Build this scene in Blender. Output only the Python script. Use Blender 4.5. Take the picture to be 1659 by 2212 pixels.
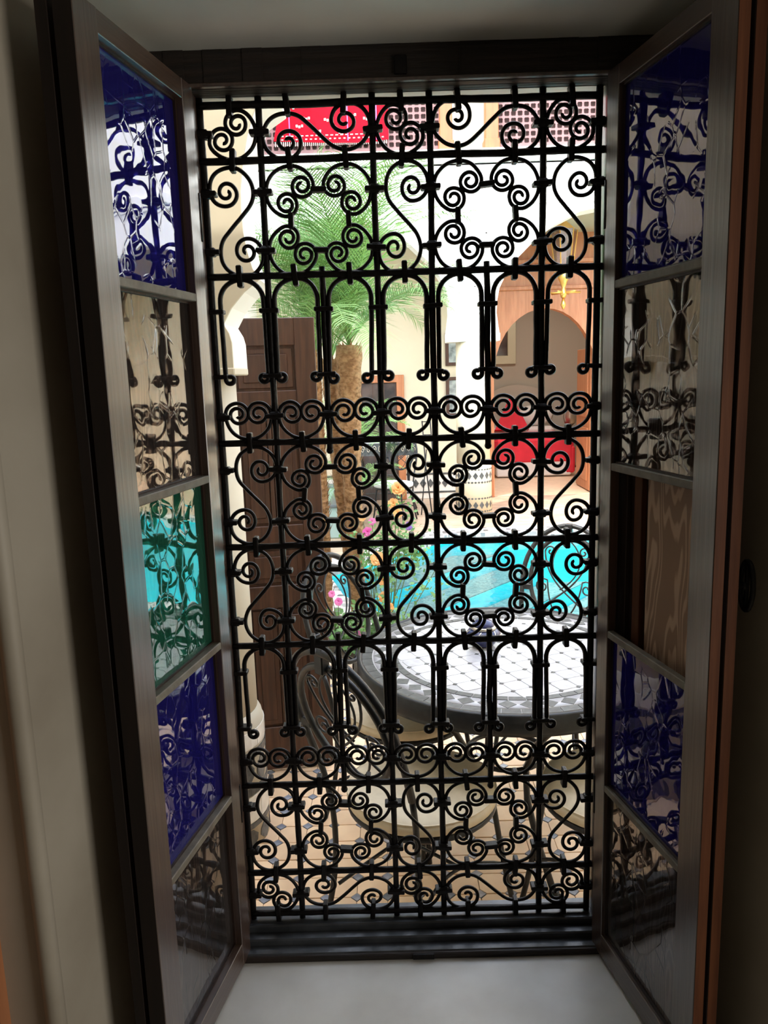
import bpy, math, random
from mathutils import Vector, Matrix, noise
from mathutils.geometry import tessellate_polygon

random.seed(7)
for o in list(bpy.data.objects):
    bpy.data.objects.remove(o)
S = bpy.context.scene
COL = S.collection
PI = math.pi
R = math.radians

# ------------------------------------------------------------------ camera, sky, sun, lamps, exposure
cam = bpy.data.objects.new('camera', bpy.data.cameras.new('camera'))
COL.objects.link(cam)
cam.data.sensor_fit = 'HORIZONTAL'
cam.data.sensor_width = 36.0
cam.data.lens = 36.0 * 1662.0 / 1659.0
cam.data.clip_start = 0.02
cam.data.clip_end = 200
_r = Vector((0.999533, 0.000678, -0.03055)); _u = Vector((0.02996, 0.174886, 0.984133)); _f = Vector((-0.00601, 0.984588, -0.174784))
M = Matrix.Identity(4)
for i in range(3):
    M[i][0], M[i][1], M[i][2] = _r[i], _u[i], -_f[i]
M[0][3], M[1][3], M[2][3] = -0.0466, -1.6068, 1.72
cam.matrix_world = M
S.camera = cam

W = bpy.data.worlds.new('sky'); S.world = W
W.use_nodes = True
wn = W.node_tree; wn.nodes.clear()
sky = wn.nodes.new('ShaderNodeTexSky'); sky.sky_type = 'NISHITA'; sky.sun_disc = False
sky.sun_elevation = R(56); sky.sun_rotation = R(222); sky.air_density = 1.0; sky.dust_density = 1.5
hs = wn.nodes.new('ShaderNodeHueSaturation'); hs.inputs['Saturation'].default_value = 0.42
bg = wn.nodes.new('ShaderNodeBackground'); bg.inputs['Strength'].default_value = 1.95
wo = wn.nodes.new('ShaderNodeOutputWorld')
wn.links.new(sky.outputs[0], hs.inputs['Color']); wn.links.new(hs.outputs[0], bg.inputs['Color']); wn.links.new(bg.outputs[0], wo.inputs[0])

sun = bpy.data.objects.new('sun', bpy.data.lights.new('sun', 'SUN')); COL.objects.link(sun)
sun.data.energy = 4.6; sun.data.angle = R(0.55); sun.data.color = (1.0, 0.93, 0.80)
sun.rotation_euler = Vector((0.45, 0.5, -1.0)).to_track_quat('-Z', 'Y').to_euler()

rl = bpy.data.objects.new('room_light', bpy.data.lights.new('room_light', 'AREA')); COL.objects.link(rl)
rl.data.energy = 32.0; rl.data.size = 1.1; rl.data.color = (1.0, 0.94, 0.84)
rl.location = (2.3, -1.75, 1.35); rl.rotation_euler = Vector((-1, 0.30, 0.0)).to_track_quat('-Z', 'Y').to_euler()
br = bpy.data.objects.new('bedroom_light', bpy.data.lights.new('bedroom_light', 'AREA')); COL.objects.link(br)
br.data.energy = 45.0; br.data.size = 1.2; br.data.color = (1.0, 0.93, 0.84)
br.location = (2.6, 10.6, 3.3)

vs = S.view_settings
S.display_settings.display_device = 'sRGB'
vs.view_transform = 'Standard'; vs.look = 'None'; vs.gamma = 1.0; vs.use_curve_mapping = False
vs.exposure = 0.0
cy = S.cycles
cy.use_denoising = True
cy.max_bounces = 10; cy.diffuse_bounces = 5; cy.glossy_bounces = 5; cy.transmission_bounces = 8; cy.transparent_max_bounces = 12
cy.caustics_refractive = False; cy.caustics_reflective = False
cy.sample_clamp_indirect = 6.0

# ------------------------------------------------------------------ materials
def mat(name, col, col2=None, rough=0.6, scale=6.0, stretch=(1, 1, 1), bump=0.0, metal=0.0, spec=0.5, rnd=0.0,
        ramp=(0.35, 0.65), detail=5.0, coat=0.0, dist=0.0, trans=0.0, bscale=None, rough2=None):
    m = bpy.data.materials.new(name); m.use_nodes = True
    nt = m.node_tree; N = nt.nodes; L = nt.links
    p = N['Principled BSDF']
    p.inputs['Roughness'].default_value = rough; p.inputs['Metallic'].default_value = metal
    p.inputs['Specular IOR Level'].default_value = spec; p.inputs['Coat Weight'].default_value = coat; p.inputs['Coat Roughness'].default_value = 0.25; p.inputs['Coat IOR'].default_value = 1.7
    p.inputs['Transmission Weight'].default_value = trans
    tc = N.new('ShaderNodeTexCoord'); mp = N.new('ShaderNodeMapping'); mp.inputs['Scale'].default_value = stretch
    L.new(tc.outputs['Object'], mp.inputs['Vector'])
    nz = N.new('ShaderNodeTexNoise'); nz.inputs['Scale'].default_value = scale; nz.inputs['Detail'].default_value = detail
    nz.inputs['Distortion'].default_value = dist
    L.new(mp.outputs[0], nz.inputs['Vector'])
    cr = N.new('ShaderNodeValToRGB'); cr.color_ramp.elements[0].position = ramp[0]; cr.color_ramp.elements[1].position = ramp[1]
    cr.color_ramp.elements[0].color = (*col, 1); cr.color_ramp.elements[1].color = (*(col2 or col), 1)
    L.new(nz.outputs['Fac'], cr.inputs['Fac'])
    out = cr.outputs['Color']
    if rnd:
        oi = N.new('ShaderNodeObjectInfo'); h = N.new('ShaderNodeHueSaturation'); mr = N.new('ShaderNodeMapRange')
        mr.inputs['To Min'].default_value = 1 - rnd; mr.inputs['To Max'].default_value = 1 + rnd
        L.new(oi.outputs['Random'], mr.inputs['Value']); L.new(mr.outputs[0], h.inputs['Value']); L.new(out, h.inputs['Color'])
        out = h.outputs['Color']
    L.new(out, p.inputs['Base Color'])
    if rough2 is not None:
        mr = N.new('ShaderNodeMapRange'); mr.inputs['To Min'].default_value = rough; mr.inputs['To Max'].default_value = rough2
        L.new(nz.outputs['Fac'], mr.inputs['Value']); L.new(mr.outputs[0], p.inputs['Roughness'])
    if bump:
        b = N.new('ShaderNodeBump'); b.inputs['Strength'].default_value = bump; b.inputs['Distance'].default_value = 0.01
        if bscale:
            n2 = N.new('ShaderNodeTexNoise'); n2.inputs['Scale'].default_value = bscale; n2.inputs['Detail'].default_value = 4
            L.new(mp.outputs[0], n2.inputs['Vector']); L.new(n2.outputs['Fac'], b.inputs['Height'])
        else:
            L.new(nz.outputs['Fac'], b.inputs['Height'])
        L.new(b.outputs[0], p.inputs['Normal'])
    return m

def glass_mat(name, col, trans=0.8, rough=0.02):
    """cathedral glass: coloured, with raised crooked ridges and a slow wave in the sheet"""
    m = bpy.data.materials.new(name); m.use_nodes = True
    nt = m.node_tree; N = nt.nodes; L = nt.links
    p = N['Principled BSDF']
    p.inputs['Base Color'].default_value = (*col, 1); p.inputs['Roughness'].default_value = rough
    p.inputs['Transmission Weight'].default_value = trans; p.inputs['IOR'].default_value = 1.85
    tc = N.new('ShaderNodeTexCoord')
    nz = N.new('ShaderNodeTexNoise'); nz.inputs['Scale'].default_value = 7.0; nz.inputs['Detail'].default_value = 1.5
    wob = N.new('ShaderNodeVectorMath'); wob.operation = 'MULTIPLY_ADD'
    L.new(tc.outputs['Object'], nz.inputs['Vector'])
    L.new(nz.outputs['Color'], wob.inputs[0]); wob.inputs[1].default_value = (0.03, 0.03, 0.03); L.new(tc.outputs['Object'], wob.inputs[2])
    vo = N.new('ShaderNodeTexVoronoi'); vo.feature = 'DISTANCE_TO_EDGE'; vo.inputs['Scale'].default_value = 28.0
    mp = N.new('ShaderNodeMapping'); mp.inputs['Scale'].default_value = (1.0, 0.05, 0.75)
    L.new(wob.outputs[0], mp.inputs['Vector']); L.new(mp.outputs[0], vo.inputs['Vector'])
    rg = N.new('ShaderNodeMapRange'); rg.interpolation_type = 'SMOOTHSTEP'
    rg.inputs['From Min'].default_value = 0.0; rg.inputs['From Max'].default_value = 0.06
    rg.inputs['To Min'].default_value = 1.0; rg.inputs['To Max'].default_value = 0.0
    L.new(vo.outputs['Distance'], rg.inputs['Value'])
    msk = N.new('ShaderNodeTexNoise'); msk.inputs['Scale'].default_value = 16.0; msk.inputs['Detail'].default_value = 0.0
    L.new(tc.outputs['Object'], msk.inputs['Vector'])
    ms = N.new('ShaderNodeMapRange'); ms.inputs['From Min'].default_value = 0.48; ms.inputs['From Max'].default_value = 0.58
    L.new(msk.outputs['Fac'], ms.inputs['Value'])
    mu = N.new('ShaderNodeMath'); mu.operation = 'MULTIPLY'
    L.new(rg.outputs[0], mu.inputs[0]); L.new(ms.outputs[0], mu.inputs[1])
    b1 = N.new('ShaderNodeBump'); b1.inputs['Strength'].default_value = 0.16; b1.inputs['Distance'].default_value = 0.0012
    L.new(mu.outputs[0], b1.inputs['Height'])
    n2 = N.new('ShaderNodeTexNoise'); n2.inputs['Scale'].default_value = 22.0; n2.inputs['Detail'].default_value = 0.5
    L.new(tc.outputs['Object'], n2.inputs['Vector'])
    b2 = N.new('ShaderNodeBump'); b2.inputs['Strength'].default_value = 0.34; b2.inputs['Distance'].default_value = 0.0016
    L.new(n2.outputs['Fac'], b2.inputs['Height']); L.new(b1.outputs[0], b2.inputs['Normal'])
    L.new(b2.outputs[0], p.inputs['Normal'])
    return m

def knot_wood(name, c1, c2, rough=0.6):
    m = bpy.data.materials.new(name); m.use_nodes = True
    nt = m.node_tree; N = nt.nodes; L = nt.links; p = N['Principled BSDF']; p.inputs['Roughness'].default_value = rough
    tc = N.new('ShaderNodeTexCoord'); mp = N.new('ShaderNodeMapping'); mp.inputs['Scale'].default_value = (13, 13, 2.4)
    L.new(tc.outputs['Object'], mp.inputs['Vector'])
    nz = N.new('ShaderNodeTexNoise'); nz.inputs['Scale'].default_value = 1.0; nz.inputs['Detail'].default_value = 1.5
    L.new(mp.outputs[0], nz.inputs['Vector'])
    ml = N.new('ShaderNodeMath'); ml.operation = 'MULTIPLY'; ml.inputs[1].default_value = 120.0; L.new(nz.outputs['Fac'], ml.inputs[0])
    sn = N.new('ShaderNodeMath'); sn.operation = 'SINE'; L.new(ml.outputs[0], sn.inputs[0])
    cr = N.new('ShaderNodeValToRGB'); cr.color_ramp.elements[0].position = 0.1; cr.color_ramp.elements[1].position = 0.75
    cr.color_ramp.elements[0].color = (*c2, 1); cr.color_ramp.elements[1].color = (*c1, 1)
    L.new(sn.outputs[0], cr.inputs['Fac']); L.new(cr.outputs[0], p.inputs['Base Color'])
    return m

def mosaic(name, cols, scale, grout=(0.45, 0.43, 0.4), rough=0.35, stretch=(1, 1, 1)):
    m = bpy.data.materials.new(name); m.use_nodes = True
    nt = m.node_tree; N = nt.nodes; L = nt.links; p = N['Principled BSDF']; p.inputs['Roughness'].default_value = rough
    tc = N.new('ShaderNodeTexCoord'); mp = N.new('ShaderNodeMapping'); mp.inputs['Scale'].default_value = stretch
    L.new(tc.outputs['Object'], mp.inputs['Vector'])
    vo = N.new('ShaderNodeTexVoronoi'); vo.inputs['Scale'].default_value = scale; vo.inputs['Randomness'].default_value = 0.35
    L.new(mp.outputs[0], vo.inputs['Vector'])
    sp = N.new('ShaderNodeSeparateColor'); L.new(vo.outputs['Color'], sp.inputs[0])
    cr = N.new('ShaderNodeValToRGB'); cr.color_ramp.interpolation = 'CONSTANT'
    for k, c in enumerate(cols):
        e = cr.color_ramp.elements[k] if k < 2 else cr.color_ramp.elements.new(k / len(cols))
        e.position = k / len(cols); e.color = (*c, 1)
    L.new(sp.outputs[0], cr.inputs['Fac']); L.new(cr.outputs[0], p.inputs['Base Color'])
    return m

def water_mat():
    m = bpy.data.materials.new('pool_water'); m.use_nodes = True
    nt = m.node_tree; N = nt.nodes; L = nt.links; N.clear()
    o = N.new('ShaderNodeOutputMaterial'); mx = N.new('ShaderNodeMixShader')
    t = N.new('ShaderNodeBsdfTransparent'); t.inputs[0].default_value = (0.80, 1.0, 1.0, 1)
    g = N.new('ShaderNodeBsdfGlossy'); g.inputs['Roughness'].default_value = 0.03
    fr = N.new('ShaderNodeFresnel'); fr.inputs['IOR'].default_value = 1.33
    tc = N.new('ShaderNodeTexCoord'); nz = N.new('ShaderNodeTexNoise'); nz.inputs['Scale'].default_value = 7; nz.inputs['Detail'].default_value = 2
    L.new(tc.outputs['Object'], nz.inputs['Vector'])
    b = N.new('ShaderNodeBump'); b.inputs['Strength'].default_value = 0.25; b.inputs['Distance'].default_value = 0.03
    L.new(nz.outputs['Fac'], b.inputs['Height']); L.new(b.outputs[0], g.inputs['Normal']); L.new(b.outputs[0], fr.inputs['Normal'])
    L.new(fr.outputs[0], mx.inputs[0]); L.new(t.outputs[0], mx.inputs[1]); L.new(g.outputs[0], mx.inputs[2]); L.new(mx.outputs[0], o.inputs[0])
    return m

MT = dict(
    iron=mat('wrought_iron', (0.005, 0.004, 0.004), (0.009, 0.007, 0.0065), rough=0.42, scale=60, bump=0.25, spec=0.22),
    iron2=mat('chair_iron', (0.012, 0.013, 0.014), (0.022, 0.023, 0.025), rough=0.36, scale=30, spec=0.32),
    wood=mat('stained_frame_wood', (0.085, 0.050, 0.036), (0.045, 0.026, 0.019), rough=0.40, scale=9, stretch=(14, 14, 0.7), bump=0.10, ramp=(0.3, 0.7), spec=0.6, coat=0.8),
    woodh=mat('stained_rail_wood', (0.085, 0.050, 0.034), (0.045, 0.026, 0.018), rough=0.40, scale=9, stretch=(0.7, 14, 14), bump=0.10, ramp=(0.3, 0.7), coat=0.6),
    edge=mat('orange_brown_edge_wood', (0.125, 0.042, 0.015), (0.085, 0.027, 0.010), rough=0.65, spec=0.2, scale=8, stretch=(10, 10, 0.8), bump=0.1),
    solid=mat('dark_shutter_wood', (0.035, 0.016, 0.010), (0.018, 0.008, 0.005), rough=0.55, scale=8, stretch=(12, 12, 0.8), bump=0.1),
    darkedge=mat('near_black_edge_wood', (0.014, 0.006, 0.004), (0.008, 0.004, 0.003), rough=0.7, scale=8, stretch=(10, 10, 0.8)),  # near-black brown for the left leaf edges
    knot=knot_wood('knotty_pine', (0.52, 0.34, 0.22), (0.28, 0.16, 0.09)),
    beam=mat('old_dark_beam', (0.024, 0.014, 0.010), (0.008, 0.006, 0.005), rough=0.6, scale=7, stretch=(1, 12, 12), bump=0.6, ramp=(0.3, 0.7)),
    blackpaint=mat('black_painted_wood', (0.035, 0.038, 0.043), (0.09, 0.098, 0.11), rough=0.30, scale=14, bump=0.35, ramp=(0.4, 0.75)),  # bluish grey in the black puts sky sheen into the colour
    plaster=mat('tadelakt_plaster', (0.47, 0.43, 0.36), (0.36, 0.32, 0.26), rough=0.55, scale=3.0, bump=0.12, bscale=18),
    soffit=mat('soffit_plaster', (0.76, 0.78, 0.72), (0.66, 0.66, 0.60), rough=0.45, scale=4.0, bump=0.10, bscale=14),  # faint green put into the tone for light bounced off the pool
    sill=mat('polished_sill_plaster', (0.82, 0.81, 0.77), (0.66, 0.64, 0.59), rough=0.38, scale=5.0, bump=0.08, bscale=10, ramp=(0.38, 0.68)),
    cream=mat('cream_wall', (0.68, 0.60, 0.44), (0.63, 0.55, 0.40), rough=0.8, scale=1.5, bump=0.06, bscale=12),
    white=mat('white_stucco', (0.82, 0.81, 0.77), (0.78, 0.77, 0.72), rough=0.75, scale=3, bump=0.06, bscale=20),
    beige=mat('beige_column_shaded_arch', (0.50, 0.45, 0.35), (0.45, 0.40, 0.31), rough=0.75, scale=3, bump=0.06, bscale=14),  # column beige; on the arch front it is shade put into the colour
    tile=mat('beige_floor_tile', (0.80, 0.58, 0.38), (0.72, 0.50, 0.32), rough=0.45, scale=9, bump=0.06, rnd=0.10),
    grout=mat('floor_grout', (0.42, 0.33, 0.25), (0.36, 0.28, 0.2), rough=0.9, scale=20),
    cab=mat('blue_grey_cabochon', (0.16, 0.175, 0.22), (0.26, 0.28, 0.33), rough=0.22, scale=30, rnd=0.25),
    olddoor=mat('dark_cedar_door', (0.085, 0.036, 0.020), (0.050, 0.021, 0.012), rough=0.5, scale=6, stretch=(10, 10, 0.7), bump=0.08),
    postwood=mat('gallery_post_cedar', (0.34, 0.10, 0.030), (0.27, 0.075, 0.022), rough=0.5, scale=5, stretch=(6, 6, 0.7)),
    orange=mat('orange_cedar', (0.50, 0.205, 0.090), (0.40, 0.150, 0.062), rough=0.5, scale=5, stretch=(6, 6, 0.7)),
    cyan=mat('turquoise_pool_tile', (0.01, 0.84, 0.92), (0.01, 0.78, 0.88), rough=0.3, scale=3),
    cushion=mat('beige_cushion', (0.62, 0.54, 0.40), (0.57, 0.49, 0.36), rough=0.9, scale=40, bump=0.05),
    whitecloth=mat('white_cushion', (0.72, 0.72, 0.74), None, rough=0.9),
    soil=mat('soil', (0.10, 0.07, 0.045), (0.05, 0.035, 0.02), rough=0.95, scale=25, bump=0.5),
    trunk=mat('palm_trunk', (0.42, 0.25, 0.125), (0.22, 0.115, 0.05), rough=0.9, scale=30, stretch=(1, 1, 1.6), bump=1.0),
    frond=mat('palm_leaf', (0.16, 0.33, 0.085), (0.27, 0.45, 0.16), rough=0.55, scale=3, rnd=0.30, spec=0.4),
    leaf=mat('bush_leaf', (0.10, 0.26, 0.07), (0.20, 0.40, 0.12), rough=0.5, scale=12, rnd=0.2),
    stem=mat('plant_stem', (0.16, 0.22, 0.09), None, rough=0.7),
    rose=mat('orange_petal', (0.90, 0.42, 0.12), (0.92, 0.60, 0.30), rough=0.6, scale=20),
    pink=mat('magenta_petal', (0.80, 0.12, 0.50), (0.85, 0.30, 0.62), rough=0.6, scale=20),
    purple=mat('purple_petal', (0.38, 0.22, 0.75), None, rough=0.6),
    red=mat('red_cover', (0.72, 0.018, 0.035), (0.60, 0.012, 0.028), rough=0.75, scale=5),
    rug=mat('red_rug', (0.38, 0.004, 0.014), (0.33, 0.003, 0.011), rough=0.9, spec=0.1, scale=15),
    rugw=mat('rug_motif_cream', (0.85, 0.70, 0.62), None, rough=0.9),
    rugb=mat('rug_stripe_purple', (0.42, 0.10, 0.34), None, rough=0.9),
    lattice=mat('pale_lattice', (0.19, 0.095, 0.090), (0.155, 0.076, 0.073), rough=0.6, scale=10),
    latshade=mat('loggia_shade', (0.10, 0.055, 0.05), None, rough=0.8),  # shade inside the gallery, put in as a dark colour
    grey=mat('dark_grey_zellige', (0.055, 0.058, 0.058), (0.10, 0.103, 0.10), rough=0.40, spec=0.3, scale=40, rnd=0.2),
    zwhite=mat('white_zellige', (0.74, 0.72, 0.66), (0.66, 0.63, 0.57), rough=0.25, scale=25, rnd=0.08),
    tabw=mat('pale_table_tile', (0.44, 0.44, 0.455), (0.37, 0.365, 0.392), rough=0.22, scale=30, rnd=0.10),
    ttg=mat('table_grout', (0.40, 0.39, 0.39), None, rough=0.6),
    brass=mat('brass', (0.80, 0.50, 0.14), None, rough=0.35, metal=0.9),
    cobalt=mat('cobalt_ceramic', (0.012, 0.018, 0.075), (0.02, 0.03, 0.12), rough=0.12, scale=20),
    silver=mat('hammered_metal', (0.55, 0.50, 0.42), None, rough=0.3, metal=0.9),
    teal=mat('teal_grey_plaster', (0.34, 0.48, 0.47), (0.28, 0.42, 0.42), rough=0.7, scale=5),
    slate=mat('slate_top', (0.13, 0.16, 0.18), None, rough=0.5),
    taupe=mat('bedroom_wall_plaster', (0.46, 0.40, 0.325), None, rough=0.85, scale=2),
    linen=mat('linen', (0.70, 0.64, 0.58), None, rough=0.9),
    picture=mat('framed_print', (0.45, 0.50, 0.48), (0.14, 0.16, 0.16), rough=0.2, scale=9),
    gilt=mat('mirror_frame', (0.55, 0.50, 0.36), None, rough=0.4, metal=0.3),
    darkglass=mat('dark_window_glass', (0.05, 0.045, 0.045), (0.12, 0.09, 0.08), rough=0.1, scale=5),
    putty=mat('glazing_putty', (0.20, 0.18, 0.14), (0.13, 0.11, 0.085), rough=0.6, scale=30, bump=0.2),
    water=water_mat(),
    g_blue=glass_mat('blue_cathedral_glass', (0.035, 0.03, 0.42), 0.72),
    g_clear=glass_mat('clear_smoked_glass', (0.60, 0.50, 0.46), 0.96),
    g_green=glass_mat('green_cathedral_glass', (0.06, 0.42, 0.26), 0.82),
    paving=mosaic('far_brick_paving', [(0.50, 0.36, 0.25), (0.44, 0.31, 0.21), (0.55, 0.41, 0.30)], 14, stretch=(0.6, 1.6, 1)),
    coping=mosaic('speckled_zellige_coping', [(0.10, 0.10, 0.11), (0.62, 0.60, 0.57), (0.30, 0.30, 0.31), (0.72, 0.70, 0.67), (0.5, 0.46, 0.44)], 20),
    tread=mosaic('grey_green_pool_mosaic', [(0.20, 0.23, 0.22), (0.27, 0.30, 0.28), (0.14, 0.17, 0.165)], 45),
)

# ------------------------------------------------------------------ mesh helpers
class MB:
    def __init__(s): s.v = []; s.f = []; s.sm = []
    def add(s, v, f, smooth=False):
        n = len(s.v); s.v += [tuple(x) for x in v]
        for q in f: s.f.append(tuple(i + n for i in q)); s.sm.append(smooth)
        return s
    def box(s, x0, x1, y0, y1, z0, z1, mtx=None):
        v = [Vector((x, y, z)) for z in (z0, z1) for y in (y0, y1) for x in (x0, x1)]
        if mtx is not None: v = [mtx @ q for q in v]
        return s.add(v, [(0, 2, 3, 1), (4, 5, 7, 6), (0, 1, 5, 4), (1, 3, 7, 5), (3, 2, 6, 7), (2, 0, 4, 6)])
    def bbox(s, x0, x1, y0, y1, z0, z1, b):
        """box with chamfered edges"""
        v = []
        for sx in (0, 1):
            for sy in (0, 1):
                for sz in (0, 1):
                    X, Y, Z = (x0, x1)[sx], (y0, y1)[sy], (z0, z1)[sz]
                    dx, dy, dz = (b, -b)[sx], (b, -b)[sy], (b, -b)[sz]
                    v += [(X, Y + dy, Z + dz), (X + dx, Y, Z + dz), (X + dx, Y + dy, Z)]
        I = lambda sx, sy, sz, k: (sx * 4 + sy * 2 + sz) * 3 + k
        f = []
        for q in (0, 1):
            f.append([I(q, 0, 0, 0), I(q, 0, 1, 0), I(q, 1, 1, 0), I(q, 1, 0, 0)])
            f.append([I(0, q, 0, 1), I(1, q, 0, 1), I(1, q, 1, 1), I(0, q, 1, 1)])
            f.append([I(0, 0, q, 2), I(0, 1, q, 2), I(1, 1, q, 2), I(1, 0, q, 2)])
        for a in (0, 1):
            for c in (0, 1):
                f.append([I(a, c, 0, 0), I(a, c, 1, 0), I(a, c, 1, 1), I(a, c, 0, 1)])
                f.append([I(a, 0, c, 0), I(a, 1, c, 0), I(a, 1, c, 2), I(a, 0, c, 2)])
                f.append([I(0, a, c, 1), I(1, a, c, 1), I(1, a, c, 2), I(0, a, c, 2)])
        for a in (0, 1):
            for c in (0, 1):
                for d in (0, 1): f.append([I(a, c, d, 0), I(a, c, d, 1), I(a, c, d, 2)])
        return s.add(v, f)
    def tube(s, pts, r, n=6, closed=False, flat=1.0, cap=True):
        """round bar along a path; r a number or a list; flat scales the second axis"""
        P = [Vector(p) for p in pts]; m = len(P)
        rr = r if isinstance(r, (list, tuple)) else [r] * m
        T = []
        for i in range(m):
            a = P[(i - 1) % m] if (closed or i) else P[i]; b = P[(i + 1) % m] if (closed or i < m - 1) else P[i]
            t = (b - a); T.append(t.normalized() if t.length > 1e-9 else Vector((0, 0, 1)))
        up = Vector((0, 1, 0)) if abs(T[0].y) < 0.9 else Vector((1, 0, 0))
        u = (up - T[0] * up.dot(T[0])).normalized()
        v = []
        for i in range(m):
            u = (u - T[i] * u.dot(T[i])); u = u.normalized() if u.length > 1e-6 else T[i].orthogonal().normalized()
            w = T[i].cross(u)
            for k in range(n):
                a = 2 * PI * (k + 0.5) / n
                v.append(P[i] + u * (math.cos(a) * rr[i] * flat) + w * (math.sin(a) * rr[i]))
        f = []
        for i in range(m if closed else m - 1):
            j = (i + 1) % m
            for k in range(n):
                l = (k + 1) % n
                f.append((i * n + k, i * n + l, j * n + l, j * n + k))
        s.add(v, f, n >= 6)
        if not closed and cap:
            b = len(s.v) - m * n
            s.f.append(tuple(b + k for k in range(n))[::-1]); s.sm.append(False)
            s.f.append(tuple(b + (m - 1) * n + k for k in range(n))); s.sm.append(False)
        return s
    def lathe(s, prof, n=24, c=(0, 0), smooth=True):
        v = []; f = []
        for (r, z) in prof:
            for k in range(n):
                a = 2 * PI * k / n
                v.append((c[0] + r * math.cos(a), c[1] + r * math.sin(a), z))
        for i in range(len(prof) - 1):
            for k in range(n):
                l = (k + 1) % n
                f.append((i * n + k, i * n + l, (i + 1) * n + l, (i + 1) * n + k))
        s.add(v, f, smooth)
        b = len(s.v) - len(v)
        s.f.append(tuple(b + k for k in range(n))[::-1]); s.sm.append(False)
        s.f.append(tuple(b + (len(prof) - 1) * n + k for k in range(n))); s.sm.append(False)
        return s
    def prism(s, poly, a0, a1, axis='y'):
        """extrude a 2-D polygon (may be concave): axis y -> poly in x,z ; axis z -> poly in x,y"""
        n = len(poly)
        mk = (lambda p, a: (p[0], a, p[1])) if axis == 'y' else ((lambda p, a: (p[0], p[1], a)) if axis == 'z' else (lambda p, a: (a, p[0], p[1])))
        v = [mk(p, a0) for p in poly] + [mk(p, a1) for p in poly]
        tri = tessellate_polygon([[Vector((p[0], p[1], 0)) for p in poly]])
        f = [tuple(t) for t in tri] + [tuple(i + n for i in t[::-1]) for t in tri]
        f += [(i, (i + 1) % n, n + (i + 1) % n, n + i) for i in range(n)]
        return s.add(v, f)
    def ball(s, c, r, n=8, m=6, sc=(1, 1, 1)):
        prof = [(math.sin(PI * i / m), -math.cos(PI * i / m)) for i in range(m + 1)]
        v = []; f = []
        for (q, z) in prof:
            for k in range(n):
                a = 2 * PI * k / n
                v.append((c[0] + r * sc[0] * q * math.cos(a), c[1] + r * sc[1] * q * math.sin(a), c[2] + r * sc[2] * z))
        for i in range(m):
            for k in range(n):
                l = (k + 1) % n; f.append((i * n + k, i * n + l, (i + 1) * n + l, (i + 1) * n + k))
        return s.add(v, f, True)
    def mesh(s, name, m):
        me = bpy.data.meshes.new(name); me.from_pydata(s.v, [], s.f)
        me.polygons.foreach_set('use_smooth', s.sm); me.update()
        import bmesh
        bm = bmesh.new(); bm.from_mesh(me); bmesh.ops.recalc_face_normals(bm, faces=bm.faces); bm.to_mesh(me); bm.free()
        me.materials.append(MT[m] if isinstance(m, str) else m)
        return me
    def build(s, name, m, parent=None, loc=None, **kw):
        return inst(name, s.mesh(name, m), parent, loc, **kw)

def inst(name, me, parent=None, loc=None, rot=None, scale=None, kind=None):
    o = bpy.data.objects.new(name, me); COL.objects.link(o)
    if parent is not None: o.parent = parent
    if loc is not None: o.location = loc
    if rot is not None: o.rotation_euler = rot
    if scale is not None: o.scale = scale
    if kind: o['kind'] = kind
    return o

def tag(o, label, cat, group=None):
    o['label'] = label; o['category'] = cat
    if group: o['group'] = group
    return o

def thing(name, label, cat, loc=(0, 0, 0), rz=0.0, group=None):
    o = bpy.data.objects.new(name, None); COL.objects.link(o); o.location = loc; o.rotation_euler = (0, 0, rz)
    return tag(o, label, cat, group)

def struct(name, mb, m, parent=None, loc=None):
    o = mb.build(name, m, parent, loc); o['kind'] = 'structure'; return o

def copy_tree(o, parent=None):
    c = o.copy(); COL.objects.link(c)
    if parent is not None: c.parent = parent
    for ch in list(o.children): copy_tree(ch, c)
    return c

def rot_lathe_pts(r, z, n, a0=0.0): return [(r * math.cos(a0 + 2 * PI * k / n), r * math.sin(a0 + 2 * PI * k / n), z) for k in range(n)]

P = 0.11            # grille cell
ZG = 0.4876         # bottom bar of the grille

# ------------------------------------------------------------------ the room and the window wall
struct('floor', MB().box(-2.6, 2.6, -4.2, -0.5, -0.12, 0.0), 'plaster')
struct('ceiling', MB().box(-2.6, 2.6, -4.2, 0.1, 3.3, 3.45), 'plaster')
struct('wall_left', MB().box(-2.75, -2.6, -4.2, 0.1, -0.1, 3.45), 'plaster')
struct('wall_right', MB().box(2.6, 2.75, -4.2, 0.1, -0.1, 3.45), 'plaster')
struct('wall_back', MB().box(-2.75, 2.75, -4.35, -4.2, -0.1, 3.45), 'plaster')
m = MB()
for sgn in (-1, 1):
    poly = [(sgn * 0.42, 0.055), (sgn * 2.6, 0.055), (sgn * 2.6, -0.5), (sgn * 0.606, -0.5), (sgn * 0.475, -0.055), (sgn * 0.42, -0.055)]
    m.prism(poly, -0.1, 3.3, 'z')
    pts = [(sgn * 0.621, -0.5, z) for z in (-0.05, 1.0, 2.0, 3.28)]
    m.tube(pts, 0.0165, 12)
struct('wall_front', m, 'plaster')
struct('trim_1', MB().box(-0.63, 0.63, -0.5, 0.055, 2.322, 3.3), 'soffit')          # plaster soffit of the reveal
struct('trim_2', MB().box(-0.63, 0.63, -0.52, 0.05, -0.1, 0.431), 'sill')          # plaster sill
struct('trim_3', MB().box(-0.86, -0.697, -0.53, -0.5, 0.0, 2.4).box(-0.72, -0.699, -0.545, -0.53, 0.0, 2.4), 'orange')   # wooden casing on the room wall

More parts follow.
